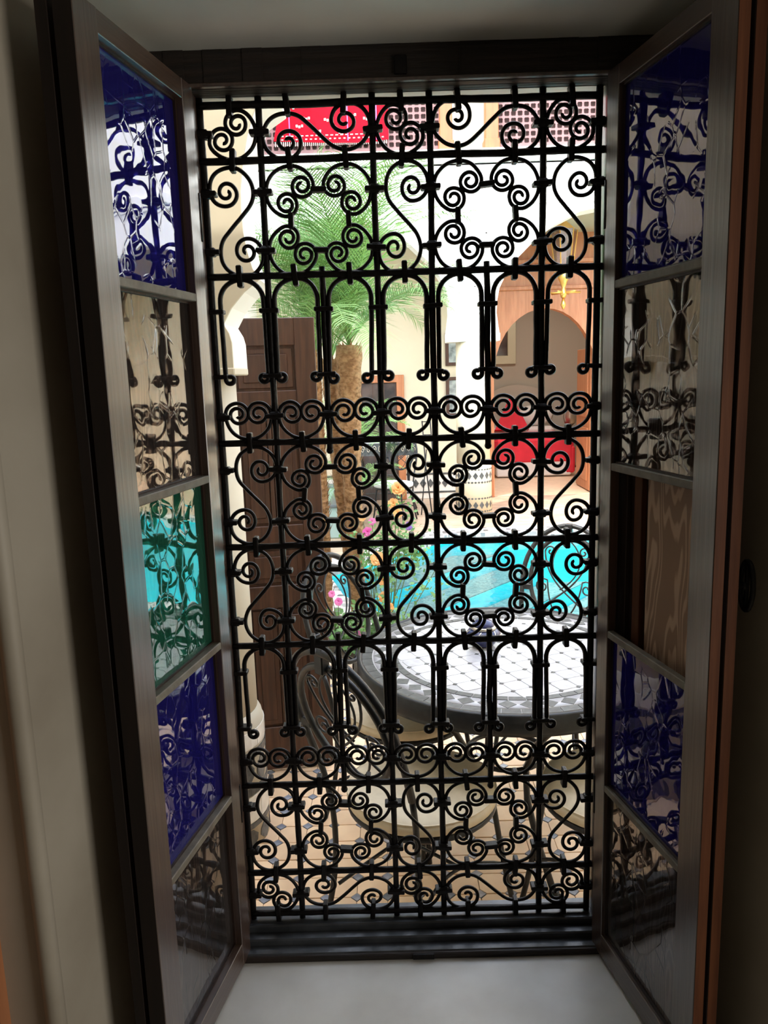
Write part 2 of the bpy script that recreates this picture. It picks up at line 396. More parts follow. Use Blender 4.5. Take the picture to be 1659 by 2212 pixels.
win = bpy.data.objects.new('window_1', None); COL.objects.link(win); win['kind'] = 'structure'
lb = MB()
nseg = 26
for i in range(nseg):       # hand-hewn lintel: uneven top edge
    x0 = -0.475 + 0.95 * i / nseg; x1 = -0.475 + 0.95 * (i + 1) / nseg
    lb.box(x0, x1 + 0.0005, -0.060 - 0.003 * noise.noise((i * 0.7, 0, 0)), 0.0, 2.262, 2.3215)
lb.build('lintel_beam', 'beam', win)
MB().bbox(-0.475, 0.475, -0.064, -0.05, 2.2575, 2.2645, 0.002).build('lintel_lip', 'wood', win)
MB().box(-0.475, 0.475, -0.045, 0.03, 2.2585, 2.330).build('frame_head', 'beam', win)
MB().box(-0.475, 0.475, 0.0, 0.06, 2.2575, 2.3).build('outer_head', 'soffit', win)
for sgn in (-1, 1):
    MB().box(min(sgn * 0.396, sgn * 0.47), max(sgn * 0.396, sgn * 0.47), -0.035, 0.04, 0.44, 2.262).build('frame_jamb', 'wood', win)
    MB().box(min(sgn * 0.40, sgn * 0.47), max(sgn * 0.40, sgn * 0.47), 0.04, 0.06, 0.44, 2.262).build('outer_jamb', 'cream', win)
MB().bbox(-0.45, 0.45, -0.026, 0.045, 0.435, 0.4775, 0.003).build('frame_sill', 'blackpaint', win)
MB().bbox(-0.45, 0.45, -0.052, -0.026, 0.435, 0.462, 0.003).build('sill_step', 'blackpaint', win)
MB().bbox(-0.45, 0.45, -0.080, -0.050, 0.431, 0.4475, 0.003).build('sill_ledge', 'blackpaint', win)
MB().bbox(-0.45, 0.45, -0.086, -0.078, 0.430, 0.4455, 0.002).build('sill_edge', 'beam', win)
# latch keepers fixed to lintel and sill
k = MB().bbox(-0.012, 0.012, -0.068, -0.058, 2.268, 2.300, 0.002).build('latch_keeper', 'iron', win)
MB().bbox(-0.022, 0.026, -0.091, -0.084, 0.4335, 0.4455, 0.001).build('latch_keeper', 'iron', win)

# ------------------------------------------------------------------ casements with coloured glass, and the solid shutters folded behind them
RZ = [-0.42, 0.06, 3.23, 6.34, 9.47, 12.62, 15.80, 16.12]
def casement(hx, rz, face, t, panes, label):
    w = 0.386
    root = thing('window_casement', label, 'window shutter', (hx, -0.06, 0), rz)
    Y = lambda d0, d1: (min(-face * d0, -face * d1), max(-face * d0, -face * d1))
    zb, zt = ZG + RZ[0] * P, ZG + RZ[-1] * P
    g0, g1 = 0.0440, 0.3215
    for x0, x1 in ((0, g0), (g1, w)):
        s = MB().bbox(x0, x1, *Y(0, t), zb, zt, 0.0012).build('stile', 'wood', root)
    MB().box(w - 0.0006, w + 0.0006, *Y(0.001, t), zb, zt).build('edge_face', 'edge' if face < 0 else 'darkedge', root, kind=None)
    MB().bbox(g0 - 0.002, g1 + 0.002, *Y(0.0006, t - 0.001), ZG + 15.80 * P, zt - 0.0005, 0.0012).build('rail', 'woodh', root)
    MB().bbox(g0 - 0.002, g1 + 0.002, *Y(0.0006, t - 0.001), zb + 0.0005, ZG + 0.06 * P, 0.0012).build('rail', 'woodh', root)
    for zr in RZ[2:-2]:
        c = ZG + zr * P
        MB().bbox(g0 - 0.002, g1 + 0.002, *Y(0.0008, t - 0.004), c - 0.0075, c + 0.0075, 0.0015).build('glazing_bar', 'putty', root)
    for i, pm in enumerate(panes):
        a = ZG + RZ[1 + i] * P; b = ZG + RZ[2 + i] * P
        if i: a += 0.0075
        if i < 4: b -= 0.0075
        d = t * 0.62
        if pm:
            MB().box(g0 - 0.001, g1 + 0.001, *Y(d, d + 0.003), a - 0.001, b + 0.001).build('pane', pm, root)
            bead = MB()
            bead.box(g0, g0 + 0.004, *Y(d - 0.005, d), a, b).box(g1 - 0.003, g1, *Y(d - 0.004, d), a, b).box(g0, g1, *Y(d - 0.004, d), b - 0.004, b).box(g0, g1, *Y(d - 0.004, d), a, a + 0.003)
            bead.build('glazing_bead', 'solid', root)
    for zz in (2.5, 13.6):
        MB().tube([(0.0, -face * 0.003, ZG + zz * P), (0.0, -face * 0.003, ZG + (zz + 0.8) * P)], 0.005, 8).build('hinge', 'iron', root)
    return root

GB, GC, GG = 'g_blue', 'g_clear', 'g_green'
AL, AR = R(180 + 79), R(-79)
casement(-0.389, AL, 1, 0.030, [GC, GB, GG, GC, GB], 'left open window casement with blue, smoked, green, blue and smoked glass panes')
casement(0.3837, AR, -1, 0.019, [GC, GB, None, GC, GB], 'right open window casement missing its middle pane, wooden board showing through')

def solid_shutter(hx, rz, face, d, label, handle):
    w = 0.384; t = 0.020
    root = thing('solid_shutter', label, 'window shutter', (hx, -0.06, 0), rz)
    Y = lambda d0, d1: (min(-face * d0, -face * d1), max(-face * d0, -face * d1))
    zb, zt = ZG - 0.40 * P, ZG + 16.10 * P
    for x0, x1, nm, mm in ((0.010, 0.060, 'stile', 'solid'), (0.318, w, 'stile', 'solid')):
        MB().bbox(x0, x1, *Y(d, d + t), zb, zt, 0.001).build(nm, mm, root)
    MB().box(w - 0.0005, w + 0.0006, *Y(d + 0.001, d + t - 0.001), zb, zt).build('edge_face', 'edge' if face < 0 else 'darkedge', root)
    MB().bbox(0.060, 0.085, *Y(d + 0.010, d + t - 0.002), zb + 0.002, zt - 0.002, 0.001).build('plank', 'solid', root)
    MB().bbox(0.085, 0.112, *Y(d + 0.002, d + t - 0.002), zb + 0.002, zt - 0.002, 0.001).build('plank', 'edge', root)
    MB().bbox(0.112, 0.127, *Y(d + 0.012, d + t - 0.002), zb + 0.002, zt - 0.002, 0.001).build('plank', 'solid', root)
    MB().bbox(0.127, 0.320, *Y(d + 0.006, d + t - 0.002), zb + 0.002, zt - 0.002, 0.001).build('board', 'knot', root)
    for z in (zb, ZG + 7.9 * P, zt - 0.05):
        MB().bbox(0.059, 0.320, *Y(d + 0.012, d + t + 0.003), z, z + 0.05, 0.001).build('rail', 'solid', root)
    if handle:
        q = d + t
        h = MB().tube([(w - 0.03, -face * q, 1.364), (w - 0.03, -face * (q + 0.030), 1.364)], [0.006, 0.0045], 10)
        h.ball((w - 0.03, -face * (q + 0.032), 1.364), 0.007, 10, 6)
        h.build('handle_stem', 'iron2', root)
        ov = [(w - 0.03 + 0.016 * math.cos(2 * PI * k / 24), -face * (q + 0.036), 1.364 + 0.041 * math.sin(2 * PI * k / 24)) for k in range(24)]
        MB().tube(ov, 0.0045, 8, closed=True).build('handle_ring', 'iron2', root)
        MB().tube([(w - 0.03, -face * (q + 0.036), 1.325), (w - 0.03, -face * (q + 0.036), 1.403)], 0.004, 8).build('handle_bar', 'iron2', root)
    return root
solid_shutter(-0.389, AL, 1, 0.040, 'dark solid wooden shutter folded behind the left glass casement', False)
solid_shutter(0.3837, AR, -1, 0.028, 'solid wooden shutter with oval iron handle folded behind the right glass casement', True)

# ------------------------------------------------------------------ wrought iron grille
GX = lambda c: (c - 3.5) * P * 1.004
GZ = lambda r: ZG + r * P
grille = thing('window_grille', 'black wrought iron window grille of scrolls and arches between the open casements', 'window grille', (0, 0, 0))

def curv(segs, start=(0, 0), head=0.0, step=0.035):
    """integrate a path from (length or angle, radius function) pieces; x to the right, z up"""
    x, y = start; h = head; pts = [(x, y)]
    for kind, a, b in segs:
        if kind == 'L':
            n = max(1, int(a / step))
            for i in range(n):
                x += math.cos(h) * a / n; y += math.sin(h) * a / n; pts.append((x, y))
        else:               # turn by a (radians, signed) with radius b(u)
            sg = 1 if a > 0 else -1; tot = abs(a); done = 0.0
            while done < tot - 1e-6:
                r = b(done / tot); d = min(max(step / r, 0.05), 0.26, tot - done)
                h += sg * d / 2; x += math.cos(h) * d * r; y += math.sin(h) * d * r; h += sg * d / 2
                done += d; pts.append((x, y))
    return pts

def lerp(a, b): return lambda u: a + (b - a) * u
def c_scroll(phi, r2):
    half = curv([('T', R(phi), lambda u: 0.435), ('T', R(690), lambda u: r2 * (1 - u) ** 0.85 + 0.030)], (0, -0.435), 0.0)
    return [(-x, y) for x, y in half[::-1]] + half[1:]
def s_scroll():
    half = curv([('L', 0.30, 0), ('T', -R(125), lambda u: 0.43), ('T', -R(215), lerp(0.43, 0.22)), ('T', -R(510), lambda u: 0.19 * (1 - u) ** 1.0 + 0.030)], (0, 0), R(-45))
    p = [(-x, -y) for x, y in half[::-1]] + half[1:]
    mx = max(abs(a) for a, b in p); my = max(abs(b) for a, b in p)
    return [(a * 0.445 / mx, b * 0.945 / my) for a, b in p]
def arch_path():
    p = []
    c = curv([('T', R(330), lambda u: 0.052 + 0.03 * (1 - u))], (0, 0), R(-90))
    c = [(a - c[0][0] + 0.392, b - 1.86) for a, b in c]           # right-leg curl would turn outwards; mirrored below
    right = [(0.392 - (a - 0.392), b) for a, b in c]
    top = [(0.392 * math.cos(R(a)), -0.46 + 0.392 * math.sin(R(a))) for a in range(0, 181, 10)]
    r_leg = [(0.392, -1.86 + i * 0.233) for i in range(1, 6)]
    l_leg = [(-0.392, -0.46 - (i + 1) * 0.28) for i in range(4)]
    left = [(-a, b) for a, b in right]
    return right[::-1] + r_leg + top + l_leg + left
def wob(pts, amp, seed):
    return [(x + amp * noise.noise((x * 3, z * 3, seed)), z + amp * noise.noise((x * 3 + 9, z * 3, seed))) for x, z in pts]
def bar2(pts, r, n=6, taper=True):
    pts3 = [(x * P, 0, z * P) for x, z in pts]
    k = len(pts3); rr = [r * P * (0.86 + 0.14 * min(1, 8 * min(i, k - 1 - i) / k)) if taper else r * P for i in range(k)]
    return MB().tube(pts3, rr, n)
ME_C = [bar2(wob(c_scroll(97, 0.205), 0.015, s), 0.037).mesh('scroll', 'iron') for s in (1, 2, 3)]
ME_Q = [bar2(wob(c_scroll(107, 0.185), 0.015, s), 0.036).mesh('scroll', 'iron') for s in (4, 5, 6)]
ME_S = [bar2(wob(s_scroll(), 0.015, s), 0.038).mesh('scroll', 'iron') for s in (7, 8)]
ME_A = [bar2(wob(arch_path(), 0.010, s), 0.046, taper=False).mesh('arch', 'iron') for s in (9, 10)]
def col_mesh(w, h, d):
    b = MB().bbox(-w / 2, w / 2, -d / 2, d / 2, -h / 2, h / 2, 0.0018)
    return b.mesh('collar', 'iron')
ME_HC = MB().bbox(-0.0055, 0.0055, -0.0115, 0.0115, -0.0215, 0.0215, 0.002).mesh('collar', 'iron')
ME_VC = MB().bbox(-0.0195, 0.0195, -0.0125, 0.0125, -0.0048, 0.0048, 0.0018).bbox(-0.0105, 0.0105, -0.0105, 0.0105, -0.0085, 0.0085, 0.003).mesh('collar', 'iron')
ME_AC = MB().bbox(-0.0195, 0.0195, -0.0125, 0.0125, -0.0045, 0.0045, 0.0016).mesh('collar', 'iron')
ME_QC = col_mesh(0.031, 0.0105, 0.020)

rg = random.Random(3)
def put(name, me, x, z, rot=0.0, sx=1.0, sz=1.0, y=0.0):
    o = inst(name, me, grille, (x, y, z)); 
    o.rotation_euler = (0, rot + rg.uniform(-0.03, 0.03), 0)
    o.scale = (sx * rg.uniform(0.98, 1.02), 1, sz * rg.uniform(0.98, 1.02))
    return o
# bars
def wavy(p0, p1, r, seed, n=24):
    pts = []
    for i in range(n + 1):
        u = i / n; p = Vector(p0).lerp(Vector(p1), u)
        p += Vector((0.0022 * noise.noise((u * 6, seed, 0)), 0.0012 * noise.noise((u * 5, seed, 5)), 0.0020 * noise.noise((u * 6, seed, 9))))
        pts.append(p)
    rr = [r * (1 + 0.10 * noise.noise((i * 0.9, seed, 2))) for i in range(n + 1)]
    return MB().tube(pts, rr, 8)
tops = {0: 0.10, 1: 0.22, 3: 0.22, 4: 0.22, 6: 0.24, 7: 0.14}
for c in (0, 1, 3, 4, 6, 7):
    wavy((GX(c) + (-0.004 if c == 0 else 0), 0.002, ZG - 0.012), (GX(c) - (0.004 if c == 0 else 0), 0.002, GZ(16 + tops[c]) - (0.011 if tops[c] > 0.2 else 0)), 0.0069, c, 40).build('vertical_bar', 'iron', grille)
for c in (2, 5):
    for r0, r1 in ((9.83, 13.2), (2.83, 6.2)):
        m = wavy((GX(c), 0.002, GZ(r0)), (GX(c), 0.002, GZ(r1)), 0.0066, c + r0, 16)
        m.ball((GX(c), 0.002, GZ(r0)), 0.0078, 8, 6); m.build('vertical_bar', 'iron', grille)
HZ = {16: (15.97, 15.93), 15: (15.045, 15.04), 13: (13.06, 13.04), 10: (10.02, 10.0), 8: (8.01, 7.995), 6: (5.995, 6.0), 3: (2.98, 2.98), 1: (0.995, 0.995), 0: (0.04, 0.02)}
for h, (a, b) in HZ.items():
    e = 0.004 if h in (16, 0) else 0.012
    wavy((GX(0) - e, -0.001, GZ(a)), (GX(7) + e, -0.001, GZ(b)), 0.0072, 30 + h, 40).build('horizontal_bar', 'iron', grille)
def hz(r, x): a, b = HZ[r]; u = (x - GX(0)) / (GX(7) - GX(0)); return GZ(a + (b - a) * u)
CX = lambda c: GX(c + 0.5)
# one-cell corner scrolls: opening direction in degrees (0 = up, anticlockwise)
for row, items in ((15.5, ((0, 45), (3, -45), (6, -45))), (0.5, ((0, 135), (3, 135), (6, -135)))):
    for c, a in items:
        put('scroll', ME_C[(c + int(row)) % 3], CX(c), GZ(row), -R(a))
# two-cell lying S scrolls: -1 = '\', 1 = '/'
for row, c, d in ((15.5, 1, -1), (15.5, 4, 1), (0.5, 1, 1), (0.5, 4, -1)):
    o = put('scroll', ME_S[c % 2], GX(c + 1), GZ(row), 0)
    o.rotation_euler[1] = -R(90) if d > 0 else R(-90)
    if d < 0: o.scale[0] *= -1
# standing S scrolls
ROWS = {14: ((0, 1), (3, -1), (6, -1)), 9: ((0, -1), (3, -1), (6, 1)), 7: ((0, 1), (3, 1), (6, -1)), 2: ((0, -1), (3, -1), (6, 1))}
for row, items in ROWS.items():
    for c, d in items:
        put('scroll', ME_S[(c + row) % 2], CX(c), GZ(row), 0, sx=-1 if d > 0 else 1)
    for c in (1, 4):
        for (dx, dz, a) in ((0, 0.5, -135), (1, 0.5, 135), (0, -0.5, -45), (1, -0.5, 45)):
            put('scroll', ME_Q[rg.randrange(3)], CX(c + dx), GZ(row + dz), -R(a))
        xm = GX(c + 1)
        for dz in (0.52, -0.52): inst('collar', ME_QC, grille, (xm, 0, GZ(row + dz)), (0, rg.uniform(-.1, .1), 0))
        for dx in (-0.52, 0.52): inst('collar', ME_QC, grille, (xm + dx * P, 0, GZ(row)), (0, PI / 2 + rg.uniform(-.1, .1), 0))
    for c in (0, 1, 3, 4, 6, 7):
        for dz in (0.5, -0.5): inst('collar', ME_VC, grille, (GX(c), 0, GZ(row + dz)), (0, rg.uniform(-.08, .08), 0))
for row in (15.5, 0.5):
    for c in (0, 1, 3, 4, 6, 7): inst('collar', ME_VC, grille, (GX(c), 0, GZ(row)), (0, rg.uniform(-.08, .08), 0))
# arch tiers with hearts below
for top in (13, 6):
    for c in range(7):
        put('arch', ME_A[c % 2], CX(c), hz(top, CX(c)) + 0.002, 0)
        put('scroll', ME_C[c % 3], CX(c), GZ(top - 3 + 0.52), 0)
    for c in range(8):
        inst('collar', ME_AC, grille, (GX(c), 0, GZ(top - 0.56)), (0, rg.uniform(-.05, .05), 0))
        inst('collar', ME_AC, grille, (GX(c), 0, GZ(top - 1.74)), (0, rg.uniform(-.05, .05), 0))
        inst('collar', ME_VC, grille, (GX(c), 0, GZ(top - 3 + 0.52)), (0, rg.uniform(-.08, .08), 0))
for h in HZ:
    for c in range(7):
        if h in (16, 0) or True:
            inst('collar', ME_HC, grille, (CX(c), -0.001, hz(h, CX(c)) + (0.004 if h == 0 else 0)), (0, rg.uniform(-.1, .1), 0))

# ------------------------------------------------------------------ courtyard shell
struct('facade_near', MB().box(-1.75, -0.47, 0.055, 0.07, -0.1, 4.0).box(0.47, 9.0, 0.055, 0.07, -0.1, 4.0).box(-0.47, 0.47, 0.055, 0.07, 2.3, 4.0).box(-0.47, 0.47, 0.055, 0.07, -0.1, 0.41), 'cream')
fl = MB()
fl.prism([(-1.75, 0.07), (9.0, 0.07), (9.0, 3.1), (-1.75, 3.1)], -0.12, -0.006, 'z')
court = struct('courtyard_floor', fl, 'grout')
fl2 = MB().prism([(-1.75, 3.1), (0.05, 3.1), (-0.50, 4.23), (-0.70, 5.09), (0.59, 6.58), (7.48, 6.58), (7.48, 3.1), (9.0, 3.1), (9.0, 9.1), (-1.75, 9.1)], -0.12, -0.004, 'z')
fl2.build('brick_paving', 'paving', court)
# octagonal tiles with cabochons at the crossings
def octa(w, c, top, drop):
    h = w / 2
    ring = [(h, c - h), (h, h - c), (h - c, h), (c - h, h), (-h, h - c), (-h, c - h), (c - h, -h), (h - c, -h)]
    b = 0.0012
    v = [(x, y, -drop) for x, y in ring] + [(x, y, top - b) for x, y in ring] + [(x * (1 - 2 * b / w), y * (1 - 2 * b / w), top) for x, y in ring]
    f = [(i, (i + 1) % 8, 8 + (i + 1) % 8, 8 + i) for i in range(8)] + [(8 + i, 8 + (i + 1) % 8, 16 + (i + 1) % 8, 16 + i) for i in range(8)] + [tuple(range(16, 24))]
    return v, f
def dia(r, top, drop):
    ring = [(r, 0), (0, r), (-r, 0), (0, -r)]
    v = [(x, y, -drop) for x, y in ring] + [(x, y, top) for x, y in ring]
    return v, [(i, (i + 1) % 4, 4 + (i + 1) % 4, 4 + i) for i in range(4)] + [(4, 5, 6, 7)]
TX, TY = 0.1035, 0.106
X0, Y0 = -0.295, 0.815
ME_T = MB().add(*octa(0.1015, 0.020, 0.0, 0.006)).mesh('floor_tile', 'tile')
ME_D = MB().add(*dia(0.0195, 0.0005, 0.006)).mesh('cabochon', 'cab')
mt, md = MB(), MB()
for j in range(-7, 31):
    for i in range(-14, 34):
        cx, cyy = X0 + i * TX, Y0 + j * TY
        near = -4 <= i <= 12 and -3 <= j <= 13
        ox, oy = cx + TX / 2, cyy + TY / 2
        if near:
            o = inst('floor_tile', ME_T, court, (ox, oy, rg.uniform(-0.0008, 0.0008)), (rg.uniform(-.004, .004), rg.uniform(-.004, .004), rg.choice((0, PI / 2))))
            inst('cabochon', ME_D, court, (cx, cyy, 0), (0, 0, rg.uniform(-.08, .08)))
        elif 0.2 < oy < 3.05 and ox > -1.75 and not (oy > 2.70 and -1.25 < ox < 0.2):
            v, f = octa(0.1015, 0.020, 0.0, 0.006); mt.add([(x + ox, y + oy, z) for x, y, z in v], f[16:] + f[8:16])
            v, f = dia(0.0195, 0.0005, 0.006); md.add([(x + cx, y + cyy, z) for x, y, z in v], f[4:])
mt.build('floor_tiling', 'tile', court, kind='stuff'); md.build('cabochon_tiling', 'cab', court, kind='stuff')

# side, back and upper walls
struct('courtyard_wall_left', MB().box(-2.1, -1.75, 0.1, 9.1, -0.1, 6.8), 'white')
struct('courtyard_wall_right', MB().box(9.0, 9.3, 0.1, 9.3, -0.1, 6.8), 'cream')
struct('gallery_wall_back', MB().box(-1.8, 1.27, 9.1, 9.35, -0.1, 7.0).box(1.27, 9.0, 9.1, 9.35, 3.5, 7.0).box(3.05, 9.0, 9.1, 9.35, -0.1, 3.5), 'cream')

# near cusped arcade
prof = [(-0.544, 1.741), (-0.545, 1.842), (-0.552, 1.871), (-0.569, 1.901), (-0.539, 1.952), (-0.495, 2.000), (-0.443, 2.039), (-0.463, 2.0735), (-0.478, 2.130), (-0.486, 2.186),
        (-0.489, 2.250), (-0.487, 2.313), (-0.475, 2.396), (-0.455, 2.48), (-0.425, 2.56), (-0.36, 2.60), (-0.33, 2.72), (-0.24, 2.86), (-0.12, 2.98), (0.02, 3.06), (0.12, 3.05), (0.2, 3.2), (0.45, 3.36), (0.75, 3.43), (1.05, 3.42), (1.3, 3.52)]
left_bay = [(-1.75, 2.9), (-1.35, 2.6), (-1.1, 2.3), (-0.985, 2.1), (-0.975, 1.9), (-0.976, 1.741)]
poly = [(-1.75, 4.0)] + left_bay + prof + [(2.6 - x, z) for x, z in prof[:-1][::-1]] + [(3.6, 1.741), (3.6, 2.1), (4.1, 2.7), (4.5, 2.9), (4.5, 4.0)]
struct('arcade_wall_near', MB().prism(poly, 0.99, 1.24, 'y'), 'white')  # white puts the skylit intrados into the colour
struct('arcade_shaded_face_near', MB().prism(poly, 0.975, 0.9895, 'y'), 'beige')  # thin sheet added: shade on the arch front put in as beige

def cyl_plate(mb, poly, Rr, th, n=1, c=(0, 0)):
    """a small tile curved round a column: poly of (angle, z)"""
    k = len(poly)
    v = [(c[0] + (Rr + d) * math.cos(a), c[1] + (Rr + d) * math.sin(a), z) for d in (0, th) for a, z in poly]
    mb.add(v, [tuple(range(k, 2 * k))] + [(i, (i + 1) % k, k + (i + 1) % k, k + i) for i in range(k)])
    return mb
def tile_ring(parent, Rr, n, z0, z1, shape, m, th=0.003, half=0.46, name='tile', a_from=-PI, a_to=PI * 0.15):
    for k in range(n):
        a = -PI + 2 * PI * (k + 0.5) / n
        if not (a_from <= a <= a_to): continue
        w = half * 2 * PI / n
        if shape == 'rect': poly = [(a - w, z0), (a, z0), (a + w, z0), (a + w, z1), (a, z1), (a - w, z1)]
        elif shape == 'leaf': zc = (z0 + z1) / 2; h = z1 - z0; poly = [(a - w * 0.9, zc - h * .12), (a - w * .45, z0 + h * .12), (a + w * 0.1, z0), (a + w * .8, zc - h * .15), (a + w * .9, zc + h * .15), (a + w * .4, z1 - h * .08), (a - w * 0.1, z1), (a - w * .8, zc + h * .15)]
        else: zc = (z0 + z1) / 2; poly = [(a - w, zc), (a, z0), (a + w, zc), (a, z1)]
        cyl_plate(MB(), poly, Rr, th).build(name, m, parent)

cn = MB().lathe([(0.195, 0.42), (0.192, 1.0), (0.190, 1.74)], 40).lathe([(0.214, 0.0), (0.214, 0.455), (0.208, 0.485), (0.195, 0.51)], 40)
cnear = cn.build('column', 'beige', None, (-0.76, 1.12, 0)); cnear['kind'] = 'structure'
cnear['label'] = 'near cream column with zellige base beside the dark cedar door leaf'
for z0, z1, sh, mm, n, hf in ((0.392, 0.455, 'rect', 'zwhite', 18, .485), (0.350, 0.380, 'rect', 'grey', 16, .485), (0.245, 0.345, 'leaf', 'grey', 14, .46),
                              (0.210, 0.240, 'rect', 'grey', 16, .485), (0.105, 0.205, 'rect', 'zwhite', 18, .485), (0.080, 0.100, 'rect', 'grey', 16, .485), (0.002, 0.078, 'leaf', 'grey', 14, .46)):
    tile_ring(cnear, 0.2138, n, z0, z1, sh, mm, half=hf, a_from=-PI, a_to=PI * 0.3)
struct('column_impost', MB().bbox(-0.98, -0.54, 0.97, 1.23, 1.735, 1.76, 0.004), 'beige')
c2 = MB().lathe([(0.19, 0.0), (0.19, 1.74)], 24).build('column', 'beige', None, (3.36, 1.12, 0)); c2['kind'] = 'structure'

# far arcade
fp = [(1.32, 2.16), (1.305, 2.25), (1.285, 2.40), (1.29, 2.53), (1.32, 2.68), (1.40, 2.84), (1.52, 3.00), (1.73, 3.20), (1.95, 3.36), (2.25, 3.50), (2.6, 3.56)]
fr = fp + [(5.2 - x, z) for x, z in fp[:-1][::-1]]
fl_ = [(2.02 - x, z) for x, z in fp][::-1]
fleft = [(-3.2 + (0.0), 2.0)]
poly = [(-1.8, 4.05), (-1.8, 3.0), (-1.2, 3.35), (-0.58, 3.56)] + fl_[1:] + fr + [(x + 3.174, z) for x, z in fr] + [(7.7, 2.16), (8.0, 2.9), (9.0, 3.4), (9.0, 4.05)]
struct('arcade_wall_far', MB().prism(poly, 7.66, 7.98, 'y'), 'white')
for cx in (1.013, 4.187, 7.361):
    cf = MB().lathe([(0.205, 0.60), (0.20, 1.3), (0.195, 2.10)], 32).lathe([(0.222, 0.0), (0.222, 0.595), (0.212, 0.62), (0.205, 0.63)], 32)
    c = cf.build('column', 'cream', None, (cx, 7.82, 0)); c['kind'] = 'structure'
    if cx < 2:
        c['label'] = 'far column with zellige bands in front of the orange doorway'
        for z0, z1, sh, mm, n, hf in ((0.555, 0.575, 'dia', 'grey', 34, .42), (0.395, 0.425, 'dia', 'grey', 34, .42), (0.445, 0.535, 'dia', 'grey', 18, .40),
                                      (0.20, 0.225, 'dia', 'grey', 34, .42), (0.085, 0.175, 'dia', 'grey', 18, .40), (0.04, 0.062, 'dia', 'grey', 34, .42)):
            tile_ring(c, 0.2218, n, z0, z1, sh, mm, half=hf, a_from=-PI, a_to=0.15)
    struct('column_impost', MB().bbox(cx - 0.31, cx + 0.31, 7.64, 8.0, 2.08, 2.17, 0.006), 'white')
struct('gallery_ceiling_far', MB().box(-1.8, 9.0, 7.66, 9.1, 4.02, 4.15), 'white')
st = MB().bbox(-1.8, 9.0, 7.60, 7.99, 4.05, 4.20, 0.01).bbox(-1.8, 9.0, 7.63, 7.70, 3.98, 4.03, 0.006)
st.bbox(1.25, 4.4, 7.64, 7.665, 3.60, 3.635, 0.004).bbox(-0.6, 0.75, 7.64, 7.665, 3.60, 3.635, 0.004)
struct('stucco_cornice', st, 'white')
ob = MB()          # carved stucco: shallow relief of lobed bands round the arch and small bosses
for off in (0.10, 0.17):
    pts = []
    for i in range(len(fr)):
        x, z = fr[i]; dx, dz = x - 2.6, z - 2.5; l = math.hypot(dx, dz); q = off + 0.02 * (i % 2)
        pts.append((x + dx / l * q, 7.655, z + dz / l * q))
    ob.tube(pts, 0.012, 6)
rr = random.Random(5)
for i in range(90):
    x = rr.uniform(1.15, 2.2); z = rr.uniform(2.95, 3.58)
    if math.hypot((x - 2.6) / 1.33, (z - 2.5) / 1.07) > 1.18: ob.bbox(x - 0.02, x + 0.02, 7.648, 7.662, z - 0.012, z + 0.012, 0.004)
for i in range(60):
    x = rr.uniform(0.72, 1.3); z = rr.uniform(2.3, 3.5)
    if (x < 1.28): ob.bbox(x - 0.016, x + 0.016, 7.648, 7.662, z - 0.012, z + 0.012, 0.004)
o = ob.build('stucco_relief', 'white'); o['kind'] = 'structure'

# upper gallery: lattice panels, cedar posts
def lattice(x0, x1, z0, z1, y, label):
    t = thing('lattice_screen', label, 'lattice', (x0, y, z0))
    fr_ = MB()
    w, h = x1 - x0, z1 - z0
    fr_.box(0, w, -0.02, 0.02, 0, 0.04).box(0, w, -0.02, 0.02, h - 0.04, h)
    fr_.build('frame', 'lattice', t)
    g = MB(); p = 0.072; nx, nz = int(w / p), int((h - 0.08) / p)
    for i in range(nx + 1):
        g.tube([(i * w / nx, 0, 0.04), (i * w / nx, 0, h - 0.04)], 0.015, 4)
        for j in range(nz + 1):
            z = 0.04 + j * (h - 0.08) / nz
            if i < nx: g.tube([(i * w / nx, 0, z), ((i + 1) * w / nx, 0, z)], 0.015, 4, cap=False)
            b = 0.029
            zz = z; xx = i * w / nx
            g.add([(xx + b, -.012, zz), (xx, -.012, zz + b), (xx - b, -.012, zz), (xx, -.012, zz - b), (xx + b, .012, zz), (xx, .012, zz + b), (xx - b, .012, zz), (xx, .012, zz - b)],
                  [(0, 1, 2, 3), (7, 6, 5, 4), (0, 4, 5, 1), (1, 5, 6, 2), (2, 6, 7, 3), (3, 7, 4, 0)])
    g.build('spindle_grid', 'lattice', t, kind='stuff')
    MB().box(0.0, w, 0.05, 0.065, 0, h).build('loggia_shade_sheet', 'latshade', t)  # added dark sheet, standing for the shade behind the lattice
    return t
lattice(-1.75, 0.66, 4.22, 5.6, 7.74, 'pink turned-wood lattice screen of the upper gallery, left of the cedar posts')
lattice(1.31, 2.43, 4.22, 5.6, 7.74, 'pink turned-wood lattice screen of the upper gallery, right of the cedar posts')
for x0, x1, lb_ in ((0.655, 0.80, 'left orange cedar post of the upper gallery beside the bright gap'), (1.17, 1.32, 'right orange cedar post of the upper gallery beside the bright gap')):
    t = thing('gallery_post', lb_, 'post', ((x0 + x1) / 2, 7.74, 4.2))
    w = (x1 - x0) / 2
    MB().bbox(-w, w, -w, w, 0.10, 2.2, 0.008).build('shaft', 'postwood', t)
    MB().bbox(-w - 0.015, w + 0.015, -w - 0.015, w + 0.015, 0.0, 0.11, 0.008).build('plinth', 'postwood', t)
struct('upper_wall_right', MB().box(2.45, 9.0, 7.66, 7.98, 4.2, 7.0), 'white')
struct('upper_beam_far', MB().box(-1.8, 2.45, 7.62, 7.98, 6.4, 7.0), 'white')

